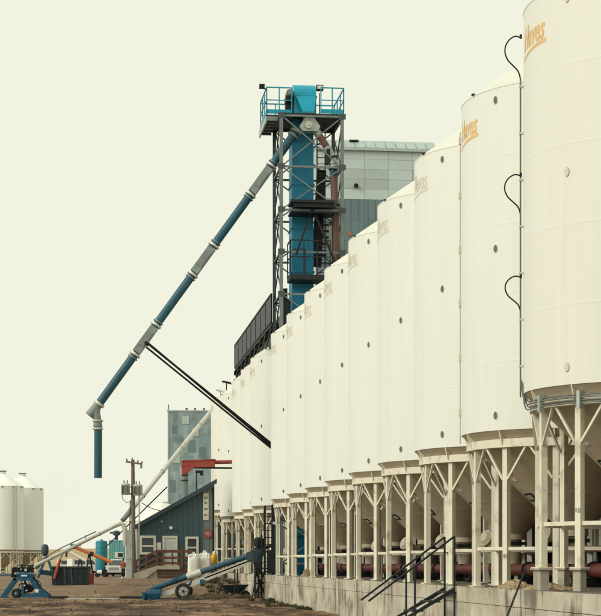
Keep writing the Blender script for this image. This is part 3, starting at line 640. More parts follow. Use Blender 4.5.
# top platform with railings
PX0, PX1 = px_(262.8), px_(341.5); PY0, PY1 = -1.62, 1.9
part('platform_floor', MB().box(-HX-.05, PX1, PY0+.25, PY1, ZT-.02, ZT+.08), 'dark_steel', t)
part('platform_floor', MB().box(PX0, -HX-.06, -1.0, PY1, ZT-.02, ZT+.06), 'dark_steel', t)
for k in range(6):
    y = -1.0 + k * (PY1 + 1.0) / 5; part('floor_joist', MB().box(PX0, -HX-.1, y-.03, y+.03, ZT-.22, ZT-.02), 'grey_steel', t)
part('edge_channel', MB().box(PX0-.02, PX0+.04, -1.05, PY1+.05, ZT-.34, ZT-.02), 'galv', t)
def rail(p0, p1, n, m='hood_blue', h=1.1, toe=True):
    p0 = Vector(p0); p1 = Vector(p1)
    part('railing', MB().beam(p0 + Vector((0,0,h)), p1 + Vector((0,0,h)), .05, .05), m, t); part('railing', MB().beam(p0 + Vector((0,0,h*.53)), p1 + Vector((0,0,h*.53)), .042, .042), m, t)
    if toe: part('toe_board', MB().beam(p0 + Vector((0,0,.13)), p1 + Vector((0,0,.13)), .02, .2), m, t)
    for k in range(n + 1): part('rail_post', MB().beam(p0 + (p1-p0)*k/n, p0 + (p1-p0)*k/n + Vector((0,0,h)), .05, .05), m, t)
zf = ZT + .08
rail((PX0+.05, -1.0, zf), (hx0-.15, -1.0, zf), 2, h=1.25); rail((PX0+.05, -1.0, zf), (PX0+.05, PY1-.05, zf), 3, h=1.25); rail((PX0+.05, PY1-.05, zf), (PX1-.05, PY1-.05, zf), 5, h=1.2)
rail((hx1+.15, PY0+.3, zf), (PX1-.05, PY0+.3, zf), 2, h=1.22); rail((PX1-.05, PY0+.3, zf), (PX1-.05, PY1-.05, zf), 3, h=1.2)
# floodlights
fl = part('floodlight', MB().beam((px_(320.5), .2, ZT), (px_(320.5), .2, 23.9), .04, .04), 'dark_steel', t); part('lamp_head', MB().box(px_(317), px_(324), .05, .3, 24.0, 24.25), 'black', fl); part('lamp_glass', MB().box(px_(317.8), px_(323.2), .02, .06, 24.05, 24.2), 'lamp_glass', fl)
fl = part('floodlight', MB().beam((PX0, -.6, 23.8), (px_(258.5), -.8, 23.85), .05, .05), 'black', t); part('lamp_head', MB().box(px_(256.8), px_(262), -.95, -.7, 23.76, 23.94), 'black', fl)
# lower platforms
z2 = pz_(205)
part('platform_floor', MB().box(px_(286), px_(330), -HYY-.45, -.7, z2, z2+.12), 'dark_steel', t)
for k in range(3): part('floor_joist', MB().box(px_(289), px_(329), -HYY-.35+k*.35, -HYY-.29+k*.35, z2-.2, z2), 'dark_steel', t)
part('platform_floor', MB().box(px_(286), px_(330), -HYY-.4, -.7, pz_(215), pz_(213.5)), 'black', t)
z3 = pz_(282)
part('platform_floor', MB().box(px_(285), px_(326), -HYY-.55, -.7, z3, z3+.22), 'dark_steel', t)
rail((px_(285.5), -HYY-.5, z3+.2), (px_(325), -HYY-.5, z3+.2), 3, 'dark_steel', pz_(243)-z3-.2, False); rail((px_(285.5), -HYY-.5, z3+.2), (px_(285.5), -.7, z3+.2), 1, 'dark_steel', pz_(243)-z3-.2, False)
part('gate', MB().beam((px_(300), -HYY-.53, z3+.2), (px_(300), -HYY-.53, pz_(252)), .05, .05).beam((px_(288), -HYY-.53, pz_(252)), (px_(300), -HYY-.53, pz_(252)), .05, .05), 'dark_steel', t)
part('cable_tray', MB().box(-HX+.12, -HX+.3, -HYY+.1, -HYY+.3, 9, 14.4).box(-HX+.36, -HX+.5, -.9, -.7, 9, 14.0), 'dark_steel', t)
# two-way valve
VY = -1.0; vz0, vz1 = pz_(131), pz_(117.5)
va = part('two_way_valve', MB().loft([[(px_(299), VY-.32, vz0), (px_(314), VY-.32, vz0), (px_(314), VY+.32, vz0), (px_(299), VY+.32, vz0)], [(px_(296), VY-.32, vz0+.22), (px_(317), VY-.32, vz0+.22), (px_(317), VY+.32, vz0+.22), (px_(296), VY+.32, vz0+.22)], [(px_(302), VY-.3, vz1), (px_(311), VY-.3, vz1), (px_(311), VY+.3, vz1), (px_(302), VY+.3, vz1)]]), 'galv', t)
part('valve_wheel', MB().tube((px_(305), VY-.42, pz_(125)), (px_(305), VY-.33, pz_(125)), .17, 18).tube((px_(305), VY-.46, pz_(125)), (px_(305), VY-.42, pz_(125)), .06, 12), 'pale_steel', va, True)
# return pipe down the right side
p0 = Vector((px_(313), VY, pz_(128))); p1 = Vector((px_(325), VY, pz_(146)))
part('branch_pipe', MB().tube(p0, p1, .16, 18), 'brown_pipe', t, True)
part('branch_collar', MB().tube(p0, p0 + (p1-p0)*.3, .2, 18), 'galv', t, True)
p2 = Vector((px_(331), VY-.1, pz_(166)))
part('branch_elbow', MB().path([p1 - (p1-p0)*.05, p1 + Vector((.12, 0, -.28)), p2 + Vector((-.06, 0, .35)), p2], [.19, .2, .2, .2], 16), 'galv', t, True)
for k in range(3): part('clamp_ring', MB().tube(p2 + Vector((-.08+.04*k, 0, .5 - .25*k)), p2 + Vector((-.06+.04*k, 0, .43 - .25*k)), .25, 18), 'pale_steel' if k % 2 else 'dark_steel', t, True)
part('drop_pipe', MB().path([p2, p2 + Vector((.03, 0, -1.0)), p2 + Vector((.16, 0, -4.6)), p2 + Vector((.2, 0, -9.0))], .172, 18), 'brown_pipe', t, True)
part('drop_band', MB().tube(p2 + Vector((0, 0, -.02)), p2 + Vector((.01, 0, -.4)), .19, 18), 'pipe_blue', t, True)
part('clamp_ring', MB().tube(p2 + Vector((.09, 0, -1.72)), p2 + Vector((.09, 0, -1.8)), .2, 18), 'dark_steel', t, True)
part('valve_actuator', MB().box(px_(323.5), px_(327), VY-.3, VY+.1, pz_(163), pz_(148)), 'dark_steel', t)

# ------------------------------------------------------------------ long blue loading spout
S0 = TC + V * ((-.35 - .3)) + U * VY; S0.z = pz_(128)
t = thing('loading_spout', 'long blue loading spout pipe sloping down from the tower with grey joints', 'spout', (0, 0, 0))
def sp_pt(px, py):
    X0 = S0.x; D = S0.y
    for _ in range(4): X = (px - CX) / F * D; D = S0.y + (X - X0) * BS
    return Vector((X, D, EYE + (HY - py) / F * D))
top = sp_pt(297, 130.5); end = sp_pt(97.5, 406)
def sp_l(px): f = (px - 297) / (97.5 - 297); return top + (end - top) * f
d = (end - top).normalized()
segs = [(297, 270), (251, 212), (193, 154.5), (135.5, 99)]
for a, b in segs: part('pipe', MB().tube(sp_l(a), sp_l(b), .195, 24), 'pipe_blue', t, True)
for a, b in ((271, 250), (213, 192), (155.5, 134.5)):
    s = part('joint_box', MB().beam(sp_l(a-1.5), sp_l(b+1.5), .37, .37, (0, 1, 0)), 'joint_grey', t); 
    for q in (a, b):
        part('joint_flange', MB().tube(sp_l(q) - d*.05, sp_l(q) + d*.05, .27, 24), 'pale_steel', s, True); part('joint_flange', MB().tube(sp_l(q + (2.2 if q == a else -2.2)) - d*.025, sp_l(q + (2.2 if q == a else -2.2)) + d*.025, .25, 24), 'grey_steel', s, True)
    part('joint_cover', MB().beam(sp_l(a-5) + Vector((0,-.2,0)), sp_l(b+6) + Vector((0,-.2,0)), .26, .05, (0, 1, 0)), 'grey_steel', s)
for q in (296, 293): part('joint_flange', MB().tube(sp_l(q) - d*.04, sp_l(q) + d*.04, .27, 24), 'joint_grey', t, True)
e0 = sp_l(99); e1 = sp_pt(89, 415.5)
wy = part('wye', MB().tube(e0, e1, .2, 20, .21), 'joint_grey', t, True)
e2 = sp_pt(97.5, 421)
part('wye_branch', MB().path([e0 + d*.15, e0 + d*.35 + Vector((.06, 0, -.1)), e2], .19, 18), 'joint_grey', wy, True)
for py, r, m in ((405, .27, 'pale_steel'), (420, .25, 'pale_steel'), (425, .22, 'grey_steel'), (428, .25, 'pale_steel')):
    c = sp_pt(97.8, py)
    if py == 405: part('joint_flange', MB().tube(e0 - d*.06, e0 + d*.06, r, 24), m, wy, True)
    else: part('joint_flange', MB().tube(c, c + Vector((0, 0, -.07)), r, 24), m, wy, True)
part('wye_sleeve', MB().tube(sp_pt(97.6, 420), sp_pt(98, 430), .19, 20), 'joint_grey', wy, True)
part('end_pipe', MB().path([sp_pt(98.2, 429), sp_pt(98, 478)], .182, 24), 'pipe_blue', t, True)
# stay rods from the spout to the tower
t = thing('stay_rods', 'bundle of black steel stay rods holding up the blue spout', 'rods', (0, 0, 0))
j = sp_l(146)
for k, (dy, dz, r) in enumerate(((-.22, 0.0, .052), (.22, .05, .052), (-.22, -.22, .045))):
    e = TC + V * (-HX - .02) + U * (dy*2.5); e.z = 7.0 + dz
    part('rod', MB().tube(j + Vector((0, dy*.8, -.2 + dz)), e, r, 10), 'black', t, True)
part('rod_bracket', MB().beam(j + Vector((0, -.3, -.25)), j + Vector((0, .3, -.25)), .12, .16), 'dark_steel', t)

# ------------------------------------------------------------------ catwalk over the far bins
ca0, ca1 = a_of(86.9), a_of(107.5)
t = thing('catwalk', 'dark steel catwalk with mesh sides running over the bins beyond the tower', 'catwalk', RF(ca0, 0.70, 0), ANG); L = ca1 - ca0
zc = EYE + 11.55
part('floor', MB().box(0, 1.3, 0, L, zc - .15, zc), 'dark_steel', t)
for x in (0.0, 1.3):
    for z in (zc + .04, zc + 1.35): part('chord', MB().beam((x, 0, z), (x, L, z), .08, .08), 'dark_steel', t)
n = 8
for i in range(n + 1):
    y = i * L / n
    for x in (0, 1.3): part('post', MB().beam((x, y, zc), (x, y, zc + 1.35), .07, .07), 'dark_steel', t)
    part('floor_beam', MB().box(-.05, 1.35, y - .05, y + .05, zc - .4, zc - .15), 'black', t)
    if i < n:
        y2 = (i + 1) * L / n
        part('mesh_panel', MB().box(-.012, .012, y + .06, y2 - .06, zc + .1, zc + 1.28), 'black_mesh', t); part('mesh_panel', MB().box(1.288, 1.312, y + .06, y2 - .06, zc + .1, zc + 1.28), 'black_mesh', t)
        part('truss_diagonal', MB().beam((0, y, zc - .2), (0, y2, zc - .95), .07, .07), 'black', t)
part('conveyor_trough', MB().box(.15, 1.2, 0, L, zc - .98, zc - .42), 'black', t)
part('end_drop', MB().box(.3, .9, L - .5, L - .1, zc - 2.0, zc - .9), 'black', t)
for i in (0, 3, 6, 8): part('support_leg', MB().box(.05, .15, i*L/n - .05, i*L/n + .05, PAD + ZE + .15, zc - .4), 'black', t)

# ------------------------------------------------------------------ grey elevator building behind
GD = 150.0; gpm = F / GD
g0 = at(316, HY, GD); gl = (438 - 316) / gpm
t = thing('grain_elevator', 'tall pale grey tin clad elevator building with ridged roof behind the bins', 'building', (g0.x, g0.y, 0), ANG)
gz_ = lambda py: EYE + (HY - py) / gpm
part('core', MB().box(.1, gl - .1, .1, 9, 0, gz_(150)), 'elev_dark', t)
rows = [(147, 158, 'elev_light'), (158, 168, 'elev_light'), (168, 178, 'elev_mid'), (178, 188, 'elev_mid'), (188, 198.3, 'elev_light'), (198.3, 219, 'elev_dark'), (219, 240, 'elev_dark'), (240, 265, 'elev_dark'), (265, 300, 'elev_dark')]
nc = 5; cw = gl / nc
for r_i, (y0, y1, m) in enumerate(rows):
    for c in range(nc):
        mm = m
        if m == 'elev_mid' and c == 3: mm = 'elev_light'
        part('cladding_sheet', MB().box(c*cw + .008, (c+1)*cw - .008, -.03 - random.uniform(0, .02), .1, gz_(y1) + .008, gz_(y0) - .008), mm, t)
        if m == 'elev_dark':
            for k in range(3): part('rib', MB().box(c*cw + .25 + k*.6, c*cw + .29 + k*.6, -.075, -.04, gz_(y1), gz_(y0)), mm, t)
part('side_wall', MB().box(gl - .1, gl, .1, 9, 0, gz_(147)), 'elev_mid', t); part('side_wall', MB().box(0, .1, .1, 9, 0, gz_(147)), 'elev_mid', t)
ez = gz_(147.3); rz_ = gz_(137) + .12; n = 12
rf = part('roof', MB().extr([(-.15, ez), (1.3, rz_ - .02), (7.4, rz_ - .1), (8.9, ez)], -.05, gl + .05, 'x'), 'elev_roof', t)
for k in range(n):
    x0, x1 = -.1 + k*(gl + .2)/n, -.1 + (k+1)*(gl + .2)/n
    part('roof_sheet', MB().loft([[(x0 + .03, -.25, ez - .02), (x1 - .03, -.25, ez - .02), (x1 - .03, -.25, ez + .06), (x0 + .03, -.25, ez + .06)], [(x0 + .03 , 1.3, rz_), (x1 - .03 - (.1 if k == n-1 else 0), 1.3, rz_), (x1 - .03, 4.4, rz_ + .06), (x0 + .03, 4.4, rz_ + .06)]]), 'elev_roof', rf)
part('eave_trim', MB().box(-.15, gl + .12, -.3, -.24, ez - .2, ez + .05), 'elev_mid', t)
part('roof_vent', MB().beam((3.3 - .38, .95, rz_ - .12), (3.3 + .38, .95, rz_ - .12), .3, .12), 'dark_steel', t)
part('wall_lamp', MB().tube((3.3, -.35, gz_(185.5)), (3.3, -.05, gz_(185.5)), .2, 12, .12), 'black', t)
part('small_window', MB().box(2.6, 2.95, -.09, -.04, gz_(235), gz_(231)), 'rust_window', t)

# distant elevator
D2 = 260.0; ppm = F / D2; c0 = at(168, HY, D2)
t = thing('distant_elevator', 'distant blue grey patched tin elevator beyond the shed roof', 'building', (c0.x, c0.y, 0), 0.05)
wd = (222 - 168) / ppm; hz = EYE + (HY - 411.5) / ppm
part('tower_wall', MB().box(0, wd, 0, 8, -.5, hz), 'patch_tin', t); part('parapet', MB().box(-.1, wd + .1, -.1, 8.1, hz, hz + .18), 'elev_mid', t)
part('corner_post', MB().box(-.05, .1, -.06, .2, 0, hz + .6), 'elev_mid', t)
part('lightning_rod', MB().beam((.1, .1, hz), (.1, .1, hz + 1.0), .12, .12), 'dark_steel', t)
for px in (186.5, 195, 204): 
    xx = (px - 168) / ppm; part('roof_vent', MB().tube((xx, 1, hz), (xx, 1, hz + .45), .08, 8).box(xx - .16, xx + .16, .85, 1.15, hz + .4, hz + .56), 'dark_steel', t)
for (a, b, c, dd, m) in ((178, 183, 437, 441, 'elev_dark'), (192, 199, 428, 436, 'elev_mid'), (173, 180, 455, 463, 'elev_mid'), (188, 195, 440, 452, 'elev_dark'), (172, 177, 425, 433, 'elev_dark'), (182, 189, 416, 424, 'elev_mid'), (170, 175, 480, 492, 'elev_dark'), (199, 205, 447, 458, 'elev_dark'), (180, 187, 466, 478, 'elev_mid')):
    part('tin_patch', MB().box((a-168)/ppm, (b-168)/ppm, -.05, 0.02, EYE + (HY-dd)/ppm, EYE + (HY-c)/ppm), m, t)

# white bin dome behind the shed
bc = at(163, HY, 165)
t = thing('storage_bin', 'low white conical topped bin showing just above the shed roof', 'grain bin', (bc.x, bc.y, .3))
part('wall', MB().lathe([(3.4, 0), (3.4, 5.2)], 48), 'bin_paint', t, True); part('roof', MB().lathe([(3.45, 5.2), (0.5, 6.85), (.5, 7.0), (.01, 7.1)], 48), 'bin_paint', t, True)

# ------------------------------------------------------------------ blue shed with ramp
SD = 104.0; spm = F / SD
s0 = at(138, HY, SD)
SG = 0.86                                   # ground level at the shed
t = thing('blue_shed', 'slate blue metal shed with sloping roof, white framed windows and door', 'shed', (s0.x, s0.y, 0), ANG)
sx = lambda px: (px - 138) / spm
sz = lambda py: EYE + (HY - py) / spm
SW = sx(214.5); zl, zr = sz(526), sz(482.5)
def roof_z(x): return zl + (zr - zl) * x / SW
xg = sx(203)
part('wall', MB().extr([(0, 0), (xg, 0), (xg, roof_z(xg)), (0, zl)], 0, 3.2), 'shed_blue', t)
part('wall', MB().extr([(xg + .01, 0), (SW, 0), (SW, roof_z(SW)), (xg + .01, roof_z(xg))], -.03, 3.2), 'shed_grey', t)
x = 0.12
while x < SW - .05:
    part('cladding_rib', MB().extr([(x, .6), (x + .045, .6), (x + .045, roof_z(x) - .02), (x, roof_z(x) - .02)], -.055 if x > xg else -.028, -.028 if x > xg else .001), 'shed_grey' if x > xg else 'shed_blue', t); x += .30
rf = part('roof', MB().extr([(-.25, roof_z(-.25) + .02), (SW + .12, roof_z(SW + .12) + .02), (SW + .12, roof_z(SW + .12) + .14), (-.25, roof_z(-.25) + .14)], -.35, 3.35), 'elev_mid', t)
part('fascia', MB().extr([(-.27, roof_z(-.27) - .1), (SW + .12, roof_z(SW + .12) - .1), (SW + .12, roof_z(SW + .12) + .16), (-.27, roof_z(-.27) + .16)], -.39, -.352), 'fascia', rf)
def window(px0, px1, py0, py1):
    x0, x1, z1, z0 = sx(px0), sx(px1), sz(py0), sz(py1); f = .13
    wn = part('window', MB().box(x0 + f, x1 - f, -.05, -.02, z0 + f, z1 - f), 'window_glass', t)
    for b in ((x0, x0 + f, z0, z1), (x1 - f, x1, z0, z1), (x0 + f, x1 - f, z1 - f, z1), (x0 + f, x1 - f, z0, z0 + f)): part('frame', MB().box(b[0], b[1], -.10, -.01, b[2], b[3]), 'trim_white', wn)
    zm = z0 + (z1 - z0) * .45; part('frame', MB().box(x0 + f, x1 - f, -.085, -.03, zm - .045, zm + .045), 'trim_white', wn)
window(139.6, 155.8, 535.6, 554.5); window(185.3, 198.6, 536.5, 556.5)
x0, x1, z1, z0 = sx(162.3), sx(177.4), sz(535.8), sz(568)
dr = part('door', MB().box(x0 + .14, x1 - .14, -.06, -.02, z0, z1 - .13), 'door_white', t)
for b in ((x0, x0 + .13, z0, z1), (x1 - .13, x1, z0, z1), (x0 + .13, x1 - .13, z1 - .12, z1)): part('frame', MB().box(b[0], b[1], -.11, -.01, b[2], b[3]), 'trim_white', dr)
part('door_pane', MB().box(x0 + .28, x1 - .28, -.075, -.061, z0 + 1.0, z1 - .3), 'elev_light', dr); part('handle', MB().tube((x0 + .2, -.14, z0 + .95), (x0 + .2, -.06, z0 + .95), .035, 10), 'dark_steel', dr)
part('wall_lamp', MB().tube((sx(170.7), -.2, sz(527.7)), (sx(170.7), -.03, sz(527.7)), .1, 14, .06), 'white_print', t, True); part('wall_lamp', MB().tube((sx(161.6), -.15, sz(521.5)), (sx(161.6), -.03, sz(521.5)), .06, 12), 'galv', t, True)
part('notice', MB().box(sx(156.6), sx(161), -.05, -.03, sz(550), sz(542.5)), 'white_print', t)
part('conduit', MB().tube((sx(139), -.08, SG), (sx(139), -.08, zl + .3), .03, 8), 'galv', t)
part('downpipe', MB().tube((sx(213.2), -.12, SG), (sx(213.2), -.12, zr - .3), .05, 8), 'dark_steel', t)
# signs on the grey bay
sg = one('round_sign', MB().tube((0, 0, 0), (0, -.025, 0), .26, 28), 'warning_red', 'round faded red sign on the grey end of the shed', 'sign', Vector((s0.x, s0.y, 0)) + V*sx(207.8) - U*.085 + Vector((0, 0, sz(533.5))), ANG, smooth=True)
for dx, dz, w_, h_ in ((0, .08, .3, .03), (-.05, 0, .22, .035), (.03, -.08, .28, .03)): part('print_bar', MB().box(dx - w_/2, dx + w_/2, -.032, -.026, dz - h_/2, dz + h_/2), 'logo_faded', sg)
sg = one('white_sign', MB().box(-.16, .16, -.03, 0, -.8, .75), 'trim_white', 'tall weathered white sign high on the grey end of the shed', 'sign', Vector((s0.x, s0.y, 0)) + V*sx(205.8) - U*.06 + Vector((0, 0, sz(506))), ANG)
for k, zz in enumerate((.5, .2, -.15, -.5)): part('print_bar', MB().box(-.1, .1 - .03*(k % 2), -.036, -.031, zz - .06, zz + .04), 'shed_grey', sg)
# ramp and landing
t = thing('entrance_ramp', 'concrete ramp and landing with rust brown wooden railings before the shed door', 'ramp', Vector((s0.x, s0.y, 0)) - U*1.6, ANG)
lz = sz(567.5)
part('landing', MB().box(sx(156), sx(213), 0, 1.55, .2, lz), 'wood_deck', t)
for k in range(4): part('skirt_board', MB().box(sx(156.5), sx(200), -.03, -.002, .78 + .16*k, .90 + .16*k), 'wood_deck', t)
part('ramp_slab', MB().extr([(sx(133.5), .45), (sx(133.5), SG + .12), (sx(156), lz), (sx(156), .45)], 0, 1.55), 'concrete_top', t)
part('ramp_kerb', MB().extr([(sx(133), .5), (sx(133), SG + .26), (sx(156), lz + .12), (sx(178), lz + .12), (sx(178), lz - .1), (sx(156), lz - .1), (sx(137), .5)], -.14, -.005), 'concrete_top', t)
for y in (-.06, 1.45):
    for dz in (.25, .55, .92): part('rail_board', MB().beam((sx(155.5), y, lz + dz), (sx(190) if y < 0 else sx(160), y, lz + dz), .05, .17 if dz > .9 else .13), 'wood_red', t)
    for dz in (.25, .55, .92): part('rail_board', MB().beam((sx(134), y, SG + dz), (sx(155.5), y, lz + dz), .05, .11), 'wood_red', t)
for px in (134.5, 145, 155.5, 162, 171, 180, 190):
    zb = lz if px >= 155 else SG + (lz - SG) * (px - 133.5) / 22; part('rail_post', MB().box(sx(px) - .05, sx(px) + .05, -.13, -.03, zb - .1, zb + .98), 'wood_red', t)

# pale steel duct column and utility pole
pc = at(129, HY, 102.3)
one('duct_column', MB().box(-.17, .17, -.15, .15, .5, EYE + (HY - 530)/(F/102.3)).box(-.2, .2, -.18, .18, 1.9, 1.96), 'galv', 'pale grey square steel duct column beside the utility pole', 'column', (pc.x, pc.y, 0))
UD = 103.0; upm = F / UD; pb = at(132.8, HY, UD)
t = thing('utility_pole', 'brown wooden utility pole with crossarm and two grey transformers', 'pole', (pb.x, pb.y, .4))
uz = lambda py: EYE + (HY - py)/upm - .4
ux = lambda px: (px - 132.8)/upm
part('pole', MB().tube((.06, 0, 0), (0, 0, uz(460)), .15, 14, .10), 'wood_pole', t, True)
part('butt_sleeve', MB().tube((.12, -.03, 0), (.12, -.03, uz(560)), .13, 12), 'fascia', t, True)
part('conduit', MB().tube((.36, 0, 0.2), (.36, 0, uz(492)), .035, 8), 'galv', t)
part('conduit', MB().tube((-.2, -.05, 0.2), (-.14, -.05, uz(500)), .03, 8), 'dark_steel', t)
part('crossarm', MB().beam((ux(126), -.14, uz(461.8)), (ux(142.5), -.10, uz(464.2)), .09, .1), 'wood_pole', t)
for px, py in ((127, 460.5), (132.5, 459.5), (138, 462), (142, 463)): part('insulator', MB().lathe([(.03, 0), (.06, .03), (.035, .07), (.05, .1), (.01, .14)], 10, (ux(px), -.13, uz(py) - .03)), 'grey_steel', t, True)
part('cutout', MB().box(ux(140.5), ux(142.5), -.2, -.1, uz(468.5), uz(464)), 'grey_steel', t)
for px, r in ((125.8, .25), (131, .2), (138, .27)):
    py0, py1 = (495, 483.5) if px != 138 else (495.5, 484.5)
    if px == 131: 
        continue
    tr = part('transformer', MB().lathe([(.01, uz(py0)), (r - .02, uz(py0)), (r, uz(py0) + .04), (r, uz(py1) - .03), (r - .06, uz(py1)), (.01, uz(py1) + .03)], 20, (ux(px), -.12, 0)), 'pale_steel', t, True)
    for q in (-.09, .1): part('bushing', MB().lathe([(.035, 0), (.05, .06), (.03, .1), (.04, .16), (.01, .2)], 8, (ux(px) + q, -.12, uz(py1))), 'grey_steel', tr, True)
    for k in range(6): part('cooling_fin', MB().box(ux(px) - r + .05 + k*2*r/7, ux(px) - r + .075 + k*2*r/7, -.12 - r - .05, -.12 - r*.6, uz(py0) + .07, uz(py1) - .1), 'grey_steel', tr)
part('bracket', MB().beam((ux(124), 0, uz(494)), (ux(139), 0, uz(494)), .08, .08).beam((ux(124), 0, uz(487)), (ux(139), 0, uz(487)), .08, .06), 'grey_steel', t)
part('jumper_wire', MB().path([(ux(122.5), -.3, uz(494)), (ux(123), -.35, uz(499)), (ux(127), -.33, uz(503)), (ux(131), -.15, uz(502))], .016, 6), 'black', t, True)
# service wire from the pole across the shed roof
def sag(p, q, s, n=16): return [p.lerp(q, k/n) - Vector((0, 0, s*4*(k/n)*(1 - k/n))) for k in range(n + 1)]
one('service_wire', MB().path(sag(at(142, 503, UD), at(205, 486, 108), 0.9), .022, 6), 'black', 'thin sagging wire from the utility pole over the shed roof', 'wire', smooth=True)
one('guy_cable', MB().path(sag(at(167, 487, 119), at(106, 547, 128), 0.0), .045, 6), 'dark_steel', 'dark diagonal cable slanting down to the left behind the utility pole', 'cable', smooth=True)

# pale spout coming down from the far bins
t = thing('far_spout', 'long pale grey spout pipe slanting down from the farthest bin', 'spout')
p0 = at(217, 404, 121); p1 = at(130.5, 511, 114); p2 = at(122.5, 520.5, 113.5)
part('pipe', MB().tube(p0, p1, .15, 18), 'pale_steel', t, True); part('end_boot', MB().tube(p1 - (p2-p1).normalized()*.15, p2, .18, 16, .15), 'grey_steel', t, True)
dv = (p1 - p0)
for q in (.2, .42, .64, .86): part('band', MB().tube(p0 + dv*q, p0 + dv*(q + .008), .17, 18), 'galv', t, True)

# red spout box over the shed
RD = 106.4; 
t = thing('red_spout', 'red horizontal grain spout with grey drop pipe above the blue shed', 'spout')
rp = lambda px, py, D=RD: at(px, py, D)
part('trough', MB().loft([[rp(182, 462, RD + y) for y in (-.28, .28)] + [rp(182, 474, RD + y) for y in (.28, -.28)], [rp(189, 461.2, RD + y) for y in (-.28, .28)] + [rp(189, 472.5, RD + y) for y in (.28, -.28)], [rp(195, 460.8, RD + y) for y in (-.28, .28)] + [rp(194, 467.5, RD + y) for y in (.28, -.28)], [rp(215, 460.2, RD + y) for y in (-.28, .28)] + [rp(215, 467, RD + y) for y in (.28, -.28)]]), 'red_paint', t)
part('lid', MB().beam(rp(181.5, 461.3), rp(215.5, 459.7), .64, .07), 'red_paint', t)
part('chute', MB().loft([[rp(181.2, 465, RD + y) for y in (-.31, .31)] + [rp(189, 465, RD + y) for y in (.31, -.31)], [rp(182, 474, RD + y) for y in (-.22, .22)] + [rp(187.6, 474, RD + y) for y in (.22, -.22)]]), 'red_paint', t)
part('tube', MB().tube(rp(214, 462.3), rp(242, 461.6), .11, 14), 'red_paint', t, True)
part('support_bar', MB().beam(rp(192, 467.6), rp(242, 468.2), .12, .1), 'black', t)
part('drop_pipe', MB().tube(rp(184.8, 473), rp(184.2, 520, RD + .2), .19, 18, .17), 'grey_steel', t, True)
for py in (475, 480): part('clamp_ring', MB().tube(rp(184.8, py), rp(184.8, py + 1), .22, 18), 'dark_steel', t, True)
one('roof_lamp', MB().tube((0, 0, -1.2), (0, 0, .95), .04, 8).box(-.05, .4, -.1, .1, .75, .92).tube((.3, 0, .62), (.3, 0, .78), .13, 12, .08), 'dark_steel', 'dark lamp on a post beside the red spout', 'lamp', at(196.5, 486, 108))
for q, (px, py) in enumerate(((226.5, 382), (220.5, 390.5))):
    one('roof_hatch_lid', MB().loft([[(-.28, -.2, 0), (.32, -.2, -.14), (.32, .2, -.14), (-.28, .2, 0)], [(-.2, -.15, .08), (.25, -.15, -.02), (.25, .15, -.02), (-.2, .15, .08)]]).box(-.03, .03, -.03, .03, -.5, .02), 'black' if q == 0 else 'pale_steel', ('open dark hatch lid on a far bin roof' if q == 0 else 'open pale hatch lid on a far bin roof'), 'hatch', at(px, py, 107.5 + 3*q))

# dark ladder frame at the wall end
ld = at(269.5, HY, 84.3)
t = thing('ladder_frame', 'dark steel ladder frame standing in the gap at the wall end', 'ladder', (ld.x, ld.y, 0), ANG)
for xx, w_, h_ in ((-.22, .10, 4.35), (.16, .14, 4.4), (.42, .09, 3.6)): part('upright', MB().box(xx - w_/2, xx + w_/2, -.06, .06, 0, h_), 'dark_steel', t)
for z in np.arange(.3, 4.2, .32): part('rung', MB().box(-.22, .16, -.02, .02, z, z + .04), 'dark_steel', t)
for z0_, z1_ in ((.2, 1.4), (1.4, .2)): part('cross_brace', MB().beam((-.7, -.3, z0_), (-.2, -.05, z1_), .06, .06), 'dark_steel', t)
part('strut', MB().box(-.74, -.66, -.34, -.26, 0, 1.5), 'dark_steel', t); part('strut', MB().beam((-.7, -.3, 1.45), (.2, 0, 1.45), .06, .06), 'dark_steel', t); part('strut', MB().beam((-.7, -.3, .75), (.2, 0, .75), .06, .06), 'dark_steel', t)
for xx, yy, h_ in ((-.52, -.1, 2.1), (-.36, .05, 3.0), (.30, .1, 3.9), (.55, .15, 2.4)): part('upright', MB().box(xx - .04, xx + .04, yy - .04, yy + .04, 0, h_), 'dark_steel', t)
for k in range(5): part('cross_brace', MB().beam((-.5, -.08, .3 + .45*k), (.42, .1, .55 + .45*k), .04, .04), 'dark_steel', t)
part('drive_cover', MB().box(-.1, .5, -.12, .1, 1.2, 2.3), 'dark_steel', t)
part('hose_cage', MB().path([(.3, -.08, z) for z in np.arange(0.2, 2.6, .2)], .05, 8), 'black', t)
lm = part('work_lamp', MB().beam((.1, -.1, 3.62), (.28, -.2, 3.6), .05, .05), 'dark_steel', t); part('lamp_head', MB().box(.1, .42, -.3, -.12, 3.45, 3.62), 'black', lm); part('lamp_glass', MB().box(.12, .40, -.33, -.301, 3.48, 3.6), 'lamp_glass', lm)
# dark blue tank under the bins
bt = at(291, HY, 86.5)
t = thing('blue_tank', 'dark blue upright tank seen between bin legs at the tower foot', 'tank', (1.2, 86.3, 0.0), ANG)
part('tank_body', MB().lathe([(.9, 0), (.9, 4.2), (.6, 4.6), (.01, 4.7)], 28), 'pipe_blue', t, True)
for z in (1, 2.2, 3.4): part('hoop', MB().lathe([(.9, z - .03), (.925, z - .03), (.925, z + .03), (.9, z + .03)], 28), 'pipe_blue', t, True)

